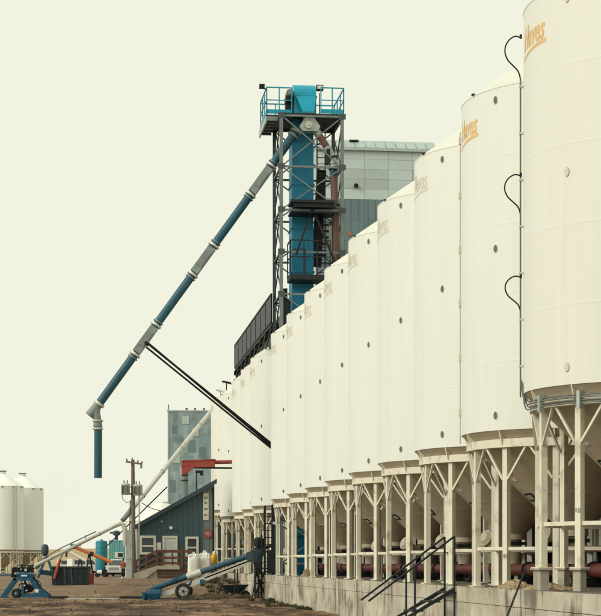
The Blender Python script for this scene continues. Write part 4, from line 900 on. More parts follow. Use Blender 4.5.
# ------------------------------------------------------------------ portable blue auger
AD = 85.0; apm = F / AD
t = thing('portable_auger', 'portable blue and cream grain auger on a rubber wheel, head raised right', 'auger', at(184, HY, AD) * 1.0)
t.location.z = 0; AX = t.location.x
al = lambda px, py, y=0: Vector(((px - CX)/F*AD - AX, y, EYE + (HY - py)/apm))
part('tube', MB().tube(al(153, 588.5), al(250, 555.2), .135, 18), 'auger_blue', t, True)
part('tube_clamp', MB().tube(al(187, 577.2), al(201, 572.2), .17, 18), 'pale_steel', t, True)
for px in (176, 214, 232): 
    f = (px - 153) / 97; c = al(153, 588.5).lerp(al(250, 555.2), f); dv = (al(250, 555.2) - al(153, 588.5)).normalized(); part('band', MB().tube(c, c + dv*.06, .155, 18), 'machine_blue', t, True)
for y in (-.22, .22):
    part('frame_rail', MB().beam(al(160, 596, y), al(247, 562.5, y), .05, .24 if y < 0 else .1), 'pale_steel', t)
    part('frame_rail', MB().beam(al(205, 578, y), al(252, 560, y), .05, .06), 'dark_steel', t)
    part('guard_bar', MB().beam(al(150, 589, y*1.5), al(168, 584, y*1.5), .06, .07), 'machine_blue', t); part('guard_bar', MB().beam(al(167.5, 584, y*1.5), al(183, 574.5, y*1.5), .06, .08), 'machine_blue', t)
hp = part('intake_hopper', MB().loft([[al(145.5, 600, -.5), al(159, 600, -.5), al(159, 600, .5), al(145.5, 600, .5)], [al(144, 594, -.6), al(162, 593, -.6), al(162, 593, .6), al(144, 594, .6)], [al(147, 590.5, -.55), al(161, 588.5, -.55), al(161, 588.5, .55), al(147, 590.5, .55)]]), 'machine_blue', t)
part('hopper_lip', MB().box(al(143, 0).x, al(146, 0).x, -.65, .65, .02, .35), 'machine_blue', hp)
part('skid', MB().beam(al(158, 600.2, -.3), al(190, 599, -.3), .08, .08), 'machine_blue', t)
for y in (-.55, .55):
    c = Vector((0, y, .385))
    whl = part('wheel', MB().path([c + Vector((.29*math.cos(a), 0, .29*math.sin(a))) for a in np.linspace(0, 2*math.pi, 33)], .095, 10), 'rubber', t, True)
    part('rim', MB().tube(c + Vector((0, -.07, 0)), c + Vector((0, .07, 0)), .215, 24), 'rim', whl, True); part('hub', MB().tube(c + Vector((0, -.12, 0)), c + Vector((0, .12, 0)), .065, 16), 'dark_steel', whl, True)
    for k in range(5): part('rim_hole', MB().tube(c + Vector((.14*math.cos(k*1.257), -.075, .14*math.sin(k*1.257))), c + Vector((.14*math.cos(k*1.257), -.068, .14*math.sin(k*1.257))), .03, 8), 'dark_steel', whl)
part('axle', MB().tube((0, -.6, .385), (0, .6, .385), .045, 10), 'dark_steel', t); part('axle_strut', MB().beam((0, -.3, .385), al(193, 580, -.2), .07, .09).beam((0, .3, .385), al(193, 580, .2), .07, .09), 'machine_blue', t)
hb = part('head_box', MB().loft([[al(246, 553, -.2), al(246, 560, -.2), al(246, 560, .2), al(246, 553, .2)], [al(252, 550.5, -.24), al(254, 562.5, -.24), al(254, 562.5, .24), al(252, 550.5, .24)], [al(267, 546, -.2), al(261, 562, -.2), al(261, 562, .2), al(267, 546, .2)]]), 'auger_dark', t)
part('discharge_boot', MB().loft([[al(253, 561.5, -.2), al(261, 561.5, -.2), al(261, 561.5, .2), al(253, 561.5, .2)], [al(256, 573, -.16), al(262, 573, -.16), al(262, 573, .16), al(256, 573, .16)]]), 'dark_steel', hb)
mt = part('motor', MB().lathe([(.01, -.2), (.2, -.2), (.24, -.15), (.24, .12), (.2, .2), (.1, .25), (.01, .25)], 18, tuple(al(259, 542.5, -.12))), 'black', t, True)
for k in range(7): part('motor_fin', MB().lathe([(.235, k*.05 - .17), (.262, k*.05 - .17), (.262, k*.05 - .15), (.235, k*.05 - .15)], 18, tuple(al(259, 542.5, -.12))), 'dark_steel', mt, True)
part('motor_mount', MB().beam(al(253, 549, 0), al(266, 545.5, 0), .4, .08), 'dark_steel', t); part('head_boom', MB().beam(al(262, 549, -.1), al(272, 545.5, -.1), .1, .14), 'dark_steel', t)
for px, pt_ in ((235, 563.5), (237.5, 563)): part('support_leg', MB().beam(al(px, 600.5, -.3 if px < 236 else .3), al(px, pt_, -.2 if px < 236 else .2), .06, .06), 'dark_steel', t)
part('support_leg', MB().beam(al(252, 600, -.25), al(258, 566, -.2), .05, .05).beam(al(262, 600, .25), al(257, 566, .2), .05, .05), 'dark_steel', t)
part('control_box', MB().box(al(200.5, 0).x, al(205, 0).x, -.36, -.26, al(0, 584).z, al(0, 579.5).z), 'machine_blue', t)

def plank(px0, px1, py, D, label, m='dark_steel', hgt=.07, w_=.5):
    p = at(px0, py, D); q = at(px1, py, D); L_ = q.x - p.x; zz = near_z((p.x + q.x)/2, D) + .02
    one('ground_plank', MB().box(0, L_, -w_/2, w_/2, 0, hgt), m, label, 'plank', (p.x, D, zz), random.uniform(-.02, .02))
plank(121, 144, 597, 86.4, 'dark plank lying on the dirt in front of the auger hopper', hgt=.12)
plank(48, 68, 597, 87.5, 'dark plank on the dirt right of the blue machine', hgt=.1)
plank(66, 119, 598, 85.6, 'long pale muddy concrete strip across the dirt', 'concrete_top', .06, 1.2)

# wheelbarrow
wb = at(236, HY, 87.0)
t = thing('wheelbarrow', 'dark wheelbarrow parked under the raised auger head', 'wheelbarrow', (wb.x, wb.y, near_z(wb.x, wb.y)), R_(5))
part('tray', MB().loft([[(-.35, -.26, .32), (.22, -.2, .32), (.22, .2, .32), (-.35, .26, .32)], [(-.75, -.36, .66), (.62, -.33, .70), (.62, .33, .70), (-.75, .36, .66)], [(-.72, -.33, .66), (.58, -.30, .70), (.58, .30, .70), (-.72, .33, .66)], [(-.33, -.24, .36), (.2, -.18, .36), (.2, .18, .36), (-.33, .24, .36)]]), 'black_plastic', t)
wh = part('wheel', MB().path([(.48 + .15*math.cos(a), 0, .2 + .15*math.sin(a)) for a in np.linspace(0, 2*math.pi, 25)], .05, 8), 'rubber', t, True); part('rim', MB().tube((.48, -.04, .2), (.48, .04, .2), .11, 16), 'grey_steel', wh)
for y in (-.27, .27):
    part('handle', MB().path([(.48, y*.3, .2), (.1, y*.8, .30), (-.45, y, .34), (-1.0, y*1.05, .55)], .025, 8), 'dark_steel', t); part('leg', MB().path([(-.15, y, .33), (-.3, y, 0), (-.42, y, 0), (-.45, y, .34)], .02, 8), 'dark_steel', t)

# bulk bags
def bag(px, D, w_, h_, label, seed):
    r = random.Random(seed); c = at(px, HY, D); z0 = gz(c.x, D); n = 28; rings = []
    for j, (q, zz) in enumerate(((.80, 0), (.97, .06), (1.03, .25), (1.0, .5), (1.04, .7), (.98, .84), (.80, .92), (.55, .95), (.30, 1.02), (.14, 1.08), (.02, 1.06))):
        ring = []
        for i in range(n):
            a = 2*math.pi*i/n; ca, sa_ = math.cos(a), math.sin(a); k_ = (abs(ca)**4 + abs(sa_)**4) ** -.25
            rr = w_/2*q*min(k_, 1.28)*(1 + r.uniform(-.05, .05)); ring.append((rr*ca, rr*sa_, h_*(zz + (r.uniform(-.05, .07) if j > 4 else 0))))
        rings.append(ring)
    o = one('bulk_bag', MB().loft(rings), 'bag_white', label, 'bulk bag', (c.x, D, z0), r.uniform(0, .5), smooth=True)
    for sx_, sy_ in ((-1,-1),(1,-1),(1,1),(-1,1)):
        b = Vector((sx_*w_*.38, sy_*w_*.38, h_*.86)); part('lifting_loop', MB().path([b, b + Vector((sx_*.02, 0, .16)), b + Vector((-sx_*.05, 0, .22)), b + Vector((-sx_*.12, 0, .15)), b + Vector((-sx_*.14, 0, .0))], .025, 6), 'bag_white', o, True)
    return o
bag(193.6, 97.5, .60, 1.32, 'white bulk bag left of its twin, behind the auger tube', 2)
bag(204.6, 97.9, .68, 1.36, 'white bulk bag right of its twin, nearest the bin legs', 4)
yt = at(214.2, HY, 98.6)
t = thing('yellow_tank', 'small yellow tank on a dark stand beside the white bulk bags', 'tank', (yt.x, yt.y, gz(yt.x, yt.y)))
part('tank_body', MB().lathe([(.01, .80), (.14, .80), (.165, .85), (.165, 1.25), (.12, 1.34), (.01, 1.36)], 20), 'yellow_paint', t, True); part('cap', MB().lathe([(.09, 1.34), (.09, 1.46), (.01, 1.5)], 14), 'white_print', t, True)
for sx_ in (-1, 1):
    for sy_ in (-1, 1): part('leg', MB().box(sx_*.1 - .02, sx_*.1 + .02, sy_*.1 - .02, sy_*.1 + .02, 0, .82), 'dark_steel', t)

# ------------------------------------------------------------------ blue machine at the left
MD = 88.0; mpm = F / MD; m0 = at(25, HY, MD)
t = thing('grain_vacuum', 'blue wheeled grain machine with engine on top at the left edge', 'machine', (m0.x, m0.y, near_z(m0.x, m0.y) * .5))
ml = lambda px, py, y=0: Vector(((px - 25)/mpm, y, (598 - py)/mpm + .0))
for y in (-.42, .42):
    part('front_leg', MB().beam(ml(16.5, 578, y), ml(3.5, 596.5, y), .09, .15), 'machine_blue', t); part('foot', MB().box(ml(0.5, 0).x, ml(7, 0).x, y - .12, y + .12, 0, .09), 'machine_blue', t)
    part('top_rail', MB().beam(ml(15, 578.5, y), ml(34, 578.5, y), .09, .16), 'machine_blue', t)
    part('upright', MB().beam(ml(24, 597, y), ml(24, 580, y), .08, .12), 'machine_blue', t)
    part('side_plate', MB().extr([(ml(25, 0).x, .05), (ml(50, 0).x, .05), (ml(50, 0).x, .17), (ml(40, 0).x, ml(0, 587).z), (ml(35.5, 0).x, ml(0, 579).z), (ml(30, 0).x, ml(0, 579).z), (ml(37, 0).x, ml(0, 590).z), (ml(34, 0).x, ml(0, 593.5).z), (ml(25, 0).x, ml(0, 593).z)], y - .03, y + .03), 'machine_blue', t)
    c = ml(17, 592.8, y*.75); r = .2
    wl = part('wheel', MB().path([c + Vector((.155*math.cos(a), 0, .155*math.sin(a))) for a in np.linspace(0, 2*math.pi, 29)], .075, 10), 'rubber', t, True); part('rim', MB().tube(c + Vector((0, -.06, 0)), c + Vector((0, .06, 0)), .105, 18), 'machine_blue', wl, True); part('hub', MB().tube(c + Vector((0, -.08, 0)), c + Vector((0, .08, 0)), .04, 10), 'rim', wl)
part('notice', MB().box(ml(36.3, 0).x, ml(40, 0).x, -.465, -.452, ml(0, 592).z, ml(0, 588.6).z), 'white_print', t)
hd = part('hood', MB().loft([[ml(18, 577, -.4), ml(34, 577, -.4), ml(34, 577, .4), ml(18, 577, .4)], [ml(17.5, 574, -.43), ml(34.5, 574, -.43), ml(34.5, 574, .43), ml(17.5, 574, .43)], [ml(21, 571.5, -.36), ml(32, 571.5, -.36), ml(32, 571.5, .36), ml(21, 571.5, .36)]]), 'machine_blue', t)
part('name_plate', MB().box(ml(22.5, 0).x, ml(28.5, 0).x, -.45, -.432, ml(0, 576).z, ml(0, 574.5).z), 'white_print', hd)
en = part('engine', MB().box(ml(13, 0).x, ml(33, 0).x, -.32, .32, ml(0, 572).z, ml(0, 567).z).box(ml(12.5, 0).x, ml(16, 0).x, -.3, .3, ml(0, 577).z, ml(0, 568).z).tube(ml(22, 567, -.1), ml(22, 563.8, -.1), .05, 8).tube(ml(28, 568, 0), ml(34, 566, 0), .13, 12), 'black', t)
for px, py, q in ((17, 573, .09), (27, 569.5, .11), (32, 573, .05), (35.5, 566.5, .07), (22.5, 569, .06)): part('engine_part', MB().box(ml(px, 0).x - q/2, ml(px, 0).x + q/2, -.46, -.3, ml(0, py).z - q/2, ml(0, py).z + q/2), 'pale_steel', en)
part('engine_guard', MB().path([ml(12.5, 577, -.38), ml(14, 568, -.38), ml(20, 564.8, -.38), ml(31, 565, -.38), ml(35, 569, -.38)], .022, 6), 'dark_steel', t)
part('gear_case', MB().tube(ml(29, 588, -.3), ml(29, 588, .3), .2, 16), 'black', t, True)
for k, pts in enumerate(([(24, 581, -.4), (28, 584, -.5), (30, 590, -.45), (27, 594, -.4)], [(35, 578, -.35), (41, 581, -.45), (42.5, 586, -.4), (39, 590, -.35)], [(20, 590, -.4), (21, 584, -.45), (26, 582, -.45), (31, 585, -.4)], [(28, 580, -.4), (31, 583, -.5), (33, 588, -.5), (31, 592, -.4)])): part('hose', MB().path([ml(*p) for p in pts], .024, 6), 'black', t, True)
for px, py in ((26, 585), (30, 583), (28.5, 581), (24.8, 581.5), (28, 590)): part('fitting', MB().tube(ml(px, py, -.5), ml(px, py, -.38), .045, 8), 'pale_steel', t)

# grey auger behind it
t = thing('grey_auger', 'long pale grey auger tube rising right from behind the blue machine', 'auger')
GA = 100.0; g = lambda px, py, D=GA: at(px, py, D)
a0, a1 = g(21, 573, 98), g(118, 524.5, 101)
part('tube', MB().tube(a0, a1, .10, 16), 'pale_steel', t, True)
for q in (.3, .55, .8): c = a0.lerp(a1, q); part('band', MB().tube(c, c + (a1-a0).normalized()*.06, .12, 16), 'galv', t, True)
part('truss_rod', MB().path([g(38, 561.5, 99), g(60, 548.5, 100.5), g(96, 531.5, 103)], .035, 8), 'grey_steel', t)
for q in (.38, .52, .66): c = a0.lerp(a1, q); part('truss_post', MB().beam(c, c + Vector((0, 0, .3)), .05, .05), 'grey_steel', t)
part('elbow', MB().path([a1 - (a1-a0).normalized()*.2, a1 + Vector((.15, 0, .06)), g(123.5, 525, 101), g(124.8, 529, 101), g(125, 546, 101)], [.11, .125, .135, .135, .12], 16), 'pale_steel', t, True)
uc = part('undercarriage', MB().beam(g(47, 555, 100), g(38, 578, 100), .12, .12).beam(g(47, 555, 100), g(52, 572, 100), .12, .12).beam(g(39, 572, 99), g(53, 573.5, 100), .1, .26), 'machine_blue', t)
part('undercarriage_strut', MB().beam(g(36, 569, 100), g(49, 557, 100), .09, .09), 'dark_steel', uc)
part('motor', MB().lathe([(.01, -.3), (.17, -.3), (.2, -.2), (.2, .12), (.13, .24), (.01, .27)], 16, tuple(g(45, 549, 100))), 'fascia', t, True); part('motor_stand', MB().box(g(43,0).x, g(47,0).x, 99.9, 100.1, g(0, 556).z, g(0, 551).z), 'dark_steel', t)
t = thing('hydraulic_ram', 'slim red hydraulic ram leaning up behind the black tub', 'ram', (0, 0, 0)); c0, c1 = at(57, 567, 140), at(64, 550, 140)
part('barrel', MB().tube(c0 - Vector((.2, 0, .9)), c0.lerp(c1, .45), .12, 12), 'red_paint', t, True); part('piston_rod', MB().tube(c0.lerp(c1, .45), c1, .06, 10), 'grey_steel', t, True)

# black tub
TD = 141.0; tp = F / TD; c = at(71, HY, TD)
t = thing('water_tub', 'large black plastic tub standing on the dirt in the yard', 'tub', (c.x, c.y, gz(c.x, c.y)))
tx = lambda px: (px - 71)/tp; tz = lambda py: EYE + (HY - py)/tp - gz(c.x, c.y)
z0, z1 = 0.0, tz(566.5)
part('tub_body', MB().loft([[(tx(53.5), -.7, z0), (tx(88), -.7, z0), (tx(88), .7, z0), (tx(53.5), .7, z0)], [(tx(52), -.85, z1), (tx(90), -.85, z1), (tx(90), .85, z1), (tx(52), .85, z1)], [(tx(53), -.78, z1), (tx(89), -.78, z1), (tx(89), .78, z1), (tx(53), .78, z1)], [(tx(54), -.6, z0 + .1), (tx(87), -.6, z0 + .1), (tx(87), .6, z0 + .1), (tx(54), .6, z0 + .1)]]), 'black_plastic', t)
part('rim_lip', MB().box(tx(51), tx(91), -.93, -.86, z1 - .1, z1 + .02), 'black_plastic', t)
for px in (66, 72.5): part('rib', MB().loft([[(tx(px), -.76, z0 + .02), (tx(px + 1.6), -.76, z0 + .02), (tx(px + 1.6), -.68, z0 + .02), (tx(px), -.68, z0 + .02)], [(tx(px - 1), -.91, z1 - .1), (tx(px + .8), -.91, z1 - .1), (tx(px + .8), -.8, z1 - .1), (tx(px - 1), -.8, z1 - .1)]]), 'fascia', t)
for px in (57, 62, 78, 84): part('rib', MB().loft([[(tx(px), -.74, z0 + .02), (tx(px + .8), -.74, z0 + .02), (tx(px + .8), -.68, z0 + .02), (tx(px), -.68, z0 + .02)], [(tx(px), -.89, z1 - .1), (tx(px + .8), -.89, z1 - .1), (tx(px + .8), -.8, z1 - .1), (tx(px), -.8, z1 - .1)]]), 'black_plastic', t)
one('red_drum', MB().lathe([(.01, 0), (.22, 0), (.22, .3), (.235, .32), (.22, .34), (.22, .85), (.01, .86)], 20), 'red_paint', 'small red drum just right of the black tub', 'drum', (at(91, HY, 143).x, 143, gz(at(91, HY, 143).x, 143) + .0), smooth=True)

# orange auger
t = thing('orange_auger', 'orange auger tube with black head slanting down right over the yard', 'auger'); OD = 168.0
o0, o1 = at(74, 546.5, OD), at(112, 562.5, OD)
part('tube', MB().tube(o0, o1, .17, 14), 'orange_paint', t, True); part('head', MB().tube(at(70.5, 546.5, OD), at(75, 546.8, OD), .24, 14), 'black', t, True); part('top_cover', MB().beam(at(75, 545, OD), at(81, 545.3, OD), .3, .16), 'orange_paint', t)
part('clamp', MB().tube(o0.lerp(o1, .42), o0.lerp(o1, .5), .22, 14), 'dark_steel', t, True)
part('stand', MB().beam(at(89, 552, OD), at(86, 574, OD), .12, .12).beam(at(89, 552, OD), at(93, 574, OD + 1), .12, .12), 'dark_steel', t)
t = thing('white_auger', 'white auger tube slanting down behind the orange auger', 'auger'); WD = 175.0
part('tube', MB().tube(at(65, 549.5, WD), at(86, 561, WD), .14, 14), 'car_white', t, True); part('head', MB().beam(at(65.5, 549.5, WD), at(70.5, 549.5, WD), .4, .28), 'car_white', t); part('spout', MB().tube(at(66.5, 551, WD), at(66.3, 557, WD), .1, 10), 'dark_steel', t, True)
part('stand', MB().beam(at(80, 558, WD), at(77, 574, WD), .12, .12).beam(at(80, 558, WD), at(84, 574, WD), .12, .12), 'dark_steel', t)

# teal tank and trailer
c = at(101.5, HY, 195); pm_ = F/195
t = thing('teal_tank', 'tall deep teal cylindrical tank left of the pale teal trailer', 'tank', (c.x, c.y, gz(c.x, c.y)))
hh = EYE + (HY - 541)/pm_ - gz(c.x, c.y)
part('tank_body', MB().lathe([(.62, .02), (.64, .1), (.64, hh - .15), (.58, hh), (.2, hh + .06), (.01, hh + .06)], 28), 'teal_tank', t, True); part('lid', MB().lathe([(.16, hh), (.16, hh + .16), (.01, hh + .18)], 14), 'teal_tank', t, True); part('outlet', MB().tube((.3, -.75, .25), (.3, -.5, .25), .08, 10), 'dark_steel', t)
for z in np.arange(.5, hh - .2, .5): part('hoop', MB().lathe([(.64, z - .02), (.655, z - .02), (.655, z + .02), (.64, z + .02)], 28), 'teal_tank', t, True)
c = at(117.5, HY, 205); pm_ = F/205; zz = gz(c.x, c.y)
t = thing('site_trailer', 'pale teal site trailer with a small white framed window', 'trailer', (c.x, c.y, zz))
q = lambda px: (px - 117.5)/pm_; qz = lambda py: EYE + (HY - py)/pm_ - zz
part('trailer_body', MB().box(q(109), q(128.5), 0, 3.2, .45, qz(541.2)), 'teal_trailer', t); part('roof', MB().box(q(108.8), q(128.8), -.05, 3.3, qz(541.1), qz(540.3)), 'teal_trailer', t)
for k in range(8): part('rib', MB().box(q(109.6 + 2.4*k), q(109.8 + 2.4*k), -.03, .001, .5, qz(541.6)), 'teal_trailer', t)
wn = part('window', MB().box(q(118), q(123), -.05, -.01, qz(557), qz(553)), 'window_glass', t); part('frame', MB().box(q(114.8), q(117.9), -.06, -.01, qz(557.8), qz(552.2)), 'trim_white', wn); part('frame', MB().box(q(117.9), q(123.6), -.06, -.01, qz(552.9), qz(552.2)), 'trim_white', wn); part('frame', MB().box(q(117.9), q(123.6), -.06, -.01, qz(557.8), qz(557.1)), 'trim_white', wn); part('frame', MB().box(q(123.05), q(123.6), -.06, -.01, qz(557.08), qz(552.92)), 'trim_white', wn)
for xx in (q(112), q(125)): part('wheel', MB().tube((xx, .1, .3), (xx, .35, .3), .3, 16), 'rubber', t, True)
vn = one('roof_ventilator', MB().lathe([(.18, 0), (.18, .5), (.42, .6), (.42, .95), (.2, 1.1), (.01, 1.1)], 16).box(-.75, -.3, -.1, .1, .75, .95), 'fascia', 'dark blue ventilator head above the pale teal trailer', 'ventilator', at(116.5, 540.2, 206), smooth=True)

# silver pickup, front view
c = at(113.8, HY, 178); zz = gz(c.x, c.y)
t = thing('silver_pickup', 'silver pickup facing the camera in front of the teal trailer', 'pickup', (c.x, c.y, zz), R_(-4))
def rect(w_, z0_, z1_, y): return [(-w_/2, y, z0_), (w_/2, y, z0_), (w_/2, y, z1_), (-w_/2, y, z1_)]
bd = part('body', MB().loft([rect(1.7, .45, .85, -.05), rect(1.82, .40, 1.02, .08), rect(1.86, .40, 1.12, 1.2), rect(1.86, .40, 1.16, 3.2), rect(1.84, .40, 1.18, 5.1), rect(1.78, .45, 1.15, 5.2)]), 'car_silver', t)
part('cab', MB().loft([[(-.86, 1.2, 1.1), (.86, 1.2, 1.1), (.86, 3.3, 1.15), (-.86, 3.3, 1.15)], [(-.70, 1.85, 1.66), (.70, 1.85, 1.66), (.70, 3.1, 1.68), (-.70, 3.1, 1.68)], [(-.62, 1.95, 1.72), (.62, 1.95, 1.72), (.62, 3.0, 1.74), (-.62, 3.0, 1.74)]]), 'car_silver', bd)
part('windscreen', MB().loft([[(-.76, 1.22, 1.15), (.76, 1.22, 1.15), (.76, 1.3, 1.15), (-.76, 1.3, 1.15)], [(-.64, 1.79, 1.62), (.64, 1.79, 1.62), (.64, 1.85, 1.62), (-.64, 1.85, 1.62)]]), 'car_glass', bd)
part('grille', MB().box(-.48, .48, -.09, -.03, .66, .92), 'grey_steel', t)
for k in range(3): part('grille_bar', MB().box(-.47, .47, -.11, -.085, .69 + .08*k, .72 + .08*k), 'car_silver', t)
for s in (-1, 1):
    part('headlight', MB().box(s*.68 - .16, s*.68 + .16, -.06, .0, .70, .92), 'lamp_glass', t); part('mirror', MB().box(s*1.03 - .13, s*1.03 + .13, 1.3, 1.42, 1.15, 1.38), 'black', t)
    for y in (.85, 4.2):
        wl = part('wheel', MB().path([Vector((s*.8, y + .27*math.cos(a), .36 + .27*math.sin(a))) for a in np.linspace(0, 2*math.pi, 25)], .1, 8), 'rubber', t, True); part('rim', MB().tube((s*.74, y, .36), (s*.88, y, .36), .2, 14), 'rim', wl)
part('bumper', MB().box(-.9, .9, -.14, .05, .42, .62), 'car_silver', t); part('underside', MB().box(-.84, .84, .06, 5.0, .22, .41), 'black', t)
c = at(100.5, HY, 172); t = thing('small_cart', 'small dark cart with a pale drum left of the silver pickup', 'cart', (c.x, c.y, gz(c.x, c.y)))
part('drum', MB().tube((-.3, -.1, .45), (.15, -.1, .45), .22, 14), 'car_white', t, True); part('frame', MB().box(-.5, .6, -.3, .3, .26, .34).beam((.3, 0, .3), (.45, 0, 1.0), .12, .12), 'black', t)
for xx in (-.3, .42): part('wheel', MB().tube((xx, -.36, .2), (xx, -.26, .2), .2, 14), 'rubber', t, True); part('wheel', MB().tube((xx, .26, .2), (xx, .36, .2), .2, 14), 'rubber', t, True)
part('engine_block', MB().box(.15, .6, -.25, .25, .34, .75), 'black', t)

# far white vans
def van(px, D, rz, label, L_=4.6):
    c = at(px, HY, D); t = thing('white_van', label, 'van', (c.x, c.y, gz(c.x, c.y)), rz, 'white vans far across the yard')
    bd = part('body', MB().extr([(-L_/2, .35), (L_/2, .35), (L_/2, .95), (L_/2 - .9, 1.15), (L_/2 - 1.6, 1.9), (-L_/2, 1.95)], -.95, .95), 'car_white', t)
    for y in (-.96, .95): part('window', MB().extr([(L_/2 - 2.6, 1.2), (L_/2 - 1.3, 1.2), (L_/2 - 1.75, 1.75), (L_/2 - 2.6, 1.75)], y, y + .01), 'car_glass', bd); part('window', MB().extr([(-L_/2 + .3, 1.2), (L_/2 - 2.8, 1.2), (L_/2 - 2.8, 1.75), (-L_/2 + .3, 1.75)], y, y + .01), 'car_glass', bd)
    for x in (-L_/2 + .9, L_/2 - .9):
        for y in (-.9, .7): part('wheel', MB().tube((x, y, .34), (x, y + .2, .34), .34, 16), 'rubber', t, True)
van(74, 265, .3, 'white van far across the yard, above the left half of the black tub'); van(86, 240, .5, 'white van beyond the white auger, above the right side of the black tub')

# two bins far left
for i, (px, D, lab) in enumerate(((2.5, 211.5, 'far cream hopper bin cut by the left edge of the picture'), (22.5, 217, 'far cream hopper bin, right one of the pair at the left edge'))):
    c = at(px, HY, D); o = copy_tree(proto_f, skip=('lettering', 'underline')); o.location = (c.x, c.y, -.05); o.rotation_euler = (0, 0, .5)
    tag(o, lab, 'grain bin', 'pair of far bins at the left edge')
    for p in o.children:
        if p.name.split('.')[0] in ('wall', 'roof'):
            p.data = p.data.copy(); p.data.materials.clear(); p.data.materials.append(MATS['bin_paint_lifted'])
    if i == 0:
        ldr = part('ladder', MB().beam((0, -R - .15, .5), (0, -R - .15, ZE), .05, .05).beam((.45, -R - .15, .5), (.45, -R - .15, ZE), .05, .05), 'conduit_pale', o, rz=R_(8))
        rg = MB()
        for z in np.arange(.7, ZE, .3): rg.box(0, .45, -R - .17, -R - .13, z, z + .04)
        part('ladder_rungs', rg, 'conduit_pale', ldr)
    for th in (40, 70, 100, 130): part('eave_bracket', MB().box(-R - .12, -R, -.08, .08, ZE - .2, ZE - .02), 'grey_steel', o, rz=R_(th))
    part('roof_vent', MB().box(-.42, .42, -.2, .2, ZE + APEX + .2, ZE + APEX + .33), 'grey_steel', o)
one('blue_hose_reel', MB().tube((-.9, 0, .35), (.9, 0, .35), .3, 18).box(-1.1, -.95, -.4, .4, 0, .8).box(.95, 1.1, -.4, .4, 0, .8), 'fascia', 'dark blue reel lying under the far left bins', 'reel', (at(5, HY, 190).x, 190, 0))

# ------------------------------------------------------------------ person by the duct column
def skin_obj(name, verts, edges, radii, m, parent=None, sub=1):
    me = bpy.data.meshes.new(name); me.from_pydata(verts, edges, []); o = bpy.data.objects.new(name, me); COL.objects.link(o)
    md = o.modifiers.new('Skin', 'SKIN'); md.use_smooth_shade = True
    for i, r in enumerate(radii): me.skin_vertices[0].data[i].radius = (r, r) if not isinstance(r, tuple) else r
    me.skin_vertices[0].data[0].use_root = True
    s = o.modifiers.new('Subdivision', 'SUBSURF'); s.levels = sub; s.render_levels = sub
    bpy.context.view_layer.update()
    m2 = bpy.data.meshes.new_from_object(o.evaluated_get(bpy.context.evaluated_depsgraph_get())); bpy.data.objects.remove(o)
    m2.materials.clear(); m2.materials.append(MATS[m]); m2.polygons.foreach_set('use_smooth', [True]*len(m2.polygons))
    return link(name, m2, parent)
c = at(123.2, HY, 160); pz0 = gz(c.x, c.y)
v = [(0,0,.93), (0,-.01,1.12), (0,0,1.34), (0,.0,1.46), (0,-.02,1.56), (0,-.02,1.66)]; e = [(0,1),(1,2),(2,3),(3,4),(4,5)]; r = [.13,.12,.145,.055,.085,.075]
for s in (-1, 1):
    k = len(v); v += [(s*.09,0,.86), (s*.10,-.02,.48), (s*.11,.02,.09), (s*.12,-.13,.045)]; r += [.09,.06,.042,.035]; e += [(0,k),(k,k+1),(k+1,k+2),(k+2,k+3)]
    k = len(v); v += [(s*.19,0,1.38), (s*.24,.02,1.12), (s*.22,-.14,.92), (s*.21,-.18,.86)]; r += [.06,.045,.034,.03]; e += [(2,k),(k,k+1),(k+1,k+2),(k+2,k+3)]
    for f in range(4):
        j = len(v); v += [(s*(.19 + .014*f), -.21, .81), (s*(.188 + .014*f), -.235, .775)]; r += [.009,.008]; e += [(k+3,j),(j,j+1)]
    j = len(v); v += [(s*.18, -.2, .85), (s*.172, -.225, .82)]; r += [.010,.009]; e += [(k+2,j),(j,j+1)]
body = skin_obj('person', v, e, r, 'skin'); body.location = (c.x, c.y, pz0); body.rotation_euler = (0, 0, R_(25))
tag(body, 'person in an orange jacket and dark trousers beside the pale column', 'person')
jv = [(0,0,.98), (0,-.01,1.14), (0,0,1.34), (0,0,1.43)]; je = [(0,1),(1,2),(2,3)]; jr = [.165,.155,.175,.085]
for s in (-1, 1): k = len(jv); jv += [(s*.2,0,1.37), (s*.245,.02,1.12), (s*.225,-.13,.93)]; jr += [.085,.068,.055]; je += [(2,k),(k,k+1),(k+1,k+2)]
skin_obj('jacket', jv, je, jr, 'cloth_orange', body)
tv = [(0,0,.93)]; te = []; tr_ = [.15]
for s in (-1, 1): k = len(tv); tv += [(s*.09,0,.84), (s*.10,-.02,.48), (s*.11,.02,.12)]; tr_ += [.11,.08,.065]; te += [(0,k),(k,k+1),(k+1,k+2)]
skin_obj('trousers', tv, te, tr_, 'cloth_dark', body)
for s in (-1, 1): part('boot', MB().loft([[(s*.11 + dx, dy, z) for dx, dy in ((-.06,-.2),(.06,-.2),(.06,.09),(-.06,.09))] for z in (0, .08)] + [[(s*.11 + dx, dy, .17) for dx, dy in ((-.055,-.06),(.055,-.06),(.055,.08),(-.055,.08))]]), 'boot_pale', body)
part('hair', MB().lathe([(.01, .12), (.06, .105), (.095, .05), (.1, 0), (.085, -.05)], 16, (0, .005, 1.63)), 'hair', body, True)
for s in (-1, 1): part('eye', MB().tube((s*.032, -.105, 1.615), (s*.032, -.098, 1.615), .012, 8), 'black', body); part('ear', MB().box(s*.09 - .01, s*.09 + .01, -.03, .01, 1.57, 1.63), 'skin', body)
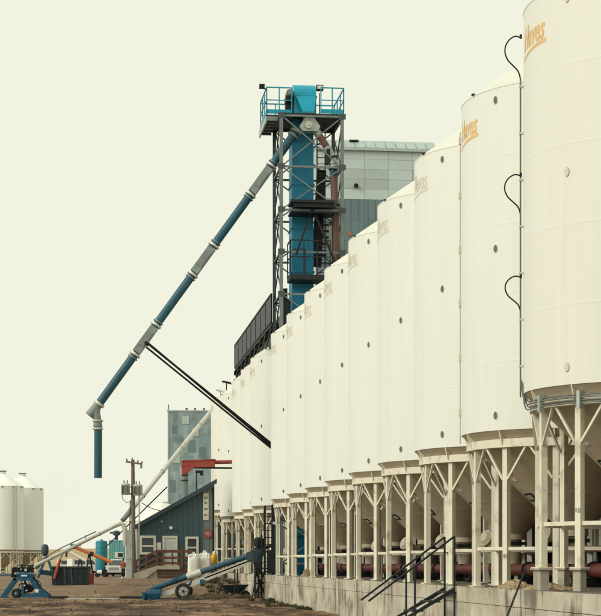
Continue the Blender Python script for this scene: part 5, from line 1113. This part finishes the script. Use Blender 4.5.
part('nose', MB().loft([[(-.015,-.1,1.57), (.015,-.1,1.57), (.015,-.08,1.57), (-.015,-.08,1.57)], [(-.006,-.1,1.61), (.006,-.1,1.61), (.006,-.085,1.61), (-.006,-.085,1.61)]]), 'skin', body); part('mouth', MB().box(-.025, .025, -.1, -.092, 1.535, 1.543), 'red_paint', body)

# ------------------------------------------------------------------ weeds and brush
mb = MB()
def tuft(x, y, n, h, sp):
    z = near_z(x, y) - .02
    for _ in range(n):
        a = random.uniform(0, 6.28); l_ = h*random.uniform(.4, 1.1); dx, dy = math.cos(a)*sp*random.random(), math.sin(a)*sp*random.random(); w_ = random.uniform(.008, .022)
        bx, by = x + dx*.6, y + dy*.6; tx_, ty_ = x + dx*1.7, y + dy*1.7
        mb.add([(bx - w_, by, z), (bx + w_, by, z), ((bx+tx_)/2 + w_, (by+ty_)/2, z + l_*.6), (tx_, ty_, z + l_), ((bx+tx_)/2 - w_, (by+ty_)/2, z + l_*.6)], [(0,1,2,4), (4,2,3)])
for _ in range(110):
    D = random.uniform(58, 83); p = RF(a_of(D), -random.expovariate(1/.28) - .05); 
    if vnoise(np.array([p.x]), np.array([p.y]), 2.2, 21)[0] < -.08: continue
    tuft(p.x, p.y, 26, random.uniform(.08, .26), .16)
for _ in range(50):
    D = random.uniform(86, 97); p = RF(a_of(D), -random.uniform(.1, 2.2)); tuft(p.x, p.y, 22, random.uniform(.1, .35), .18)
tag(link('weeds', mb.mesh('weeds', 'weed')), 'sparse green weeds along the foot of the concrete walls', 'weeds', kind='stuff')
mb = MB()
for _ in range(240):
    x = random.gauss(at(212, 0, 84).x, .75); y = random.gauss(84.5, .8); z = near_z(x, y); a = random.uniform(-1, 1)*.9 + (0 if random.random() < .7 else 1.5); l_ = random.uniform(.3, 1.1)
    mb.path([(x, y, z + random.uniform(0, .08)), (x + math.cos(a)*l_/2, y + math.sin(a)*l_/2, z + random.uniform(.03, .2)), (x + math.cos(a)*l_, y + math.sin(a)*l_, z + random.uniform(0, .25))], random.uniform(.008, .018), 5)
tag(link('brushwood', mb.mesh('brushwood', 'dry_stick')), 'scattered dry sticks on the dirt beside the wheelbarrow', 'brushwood', kind='stuff')
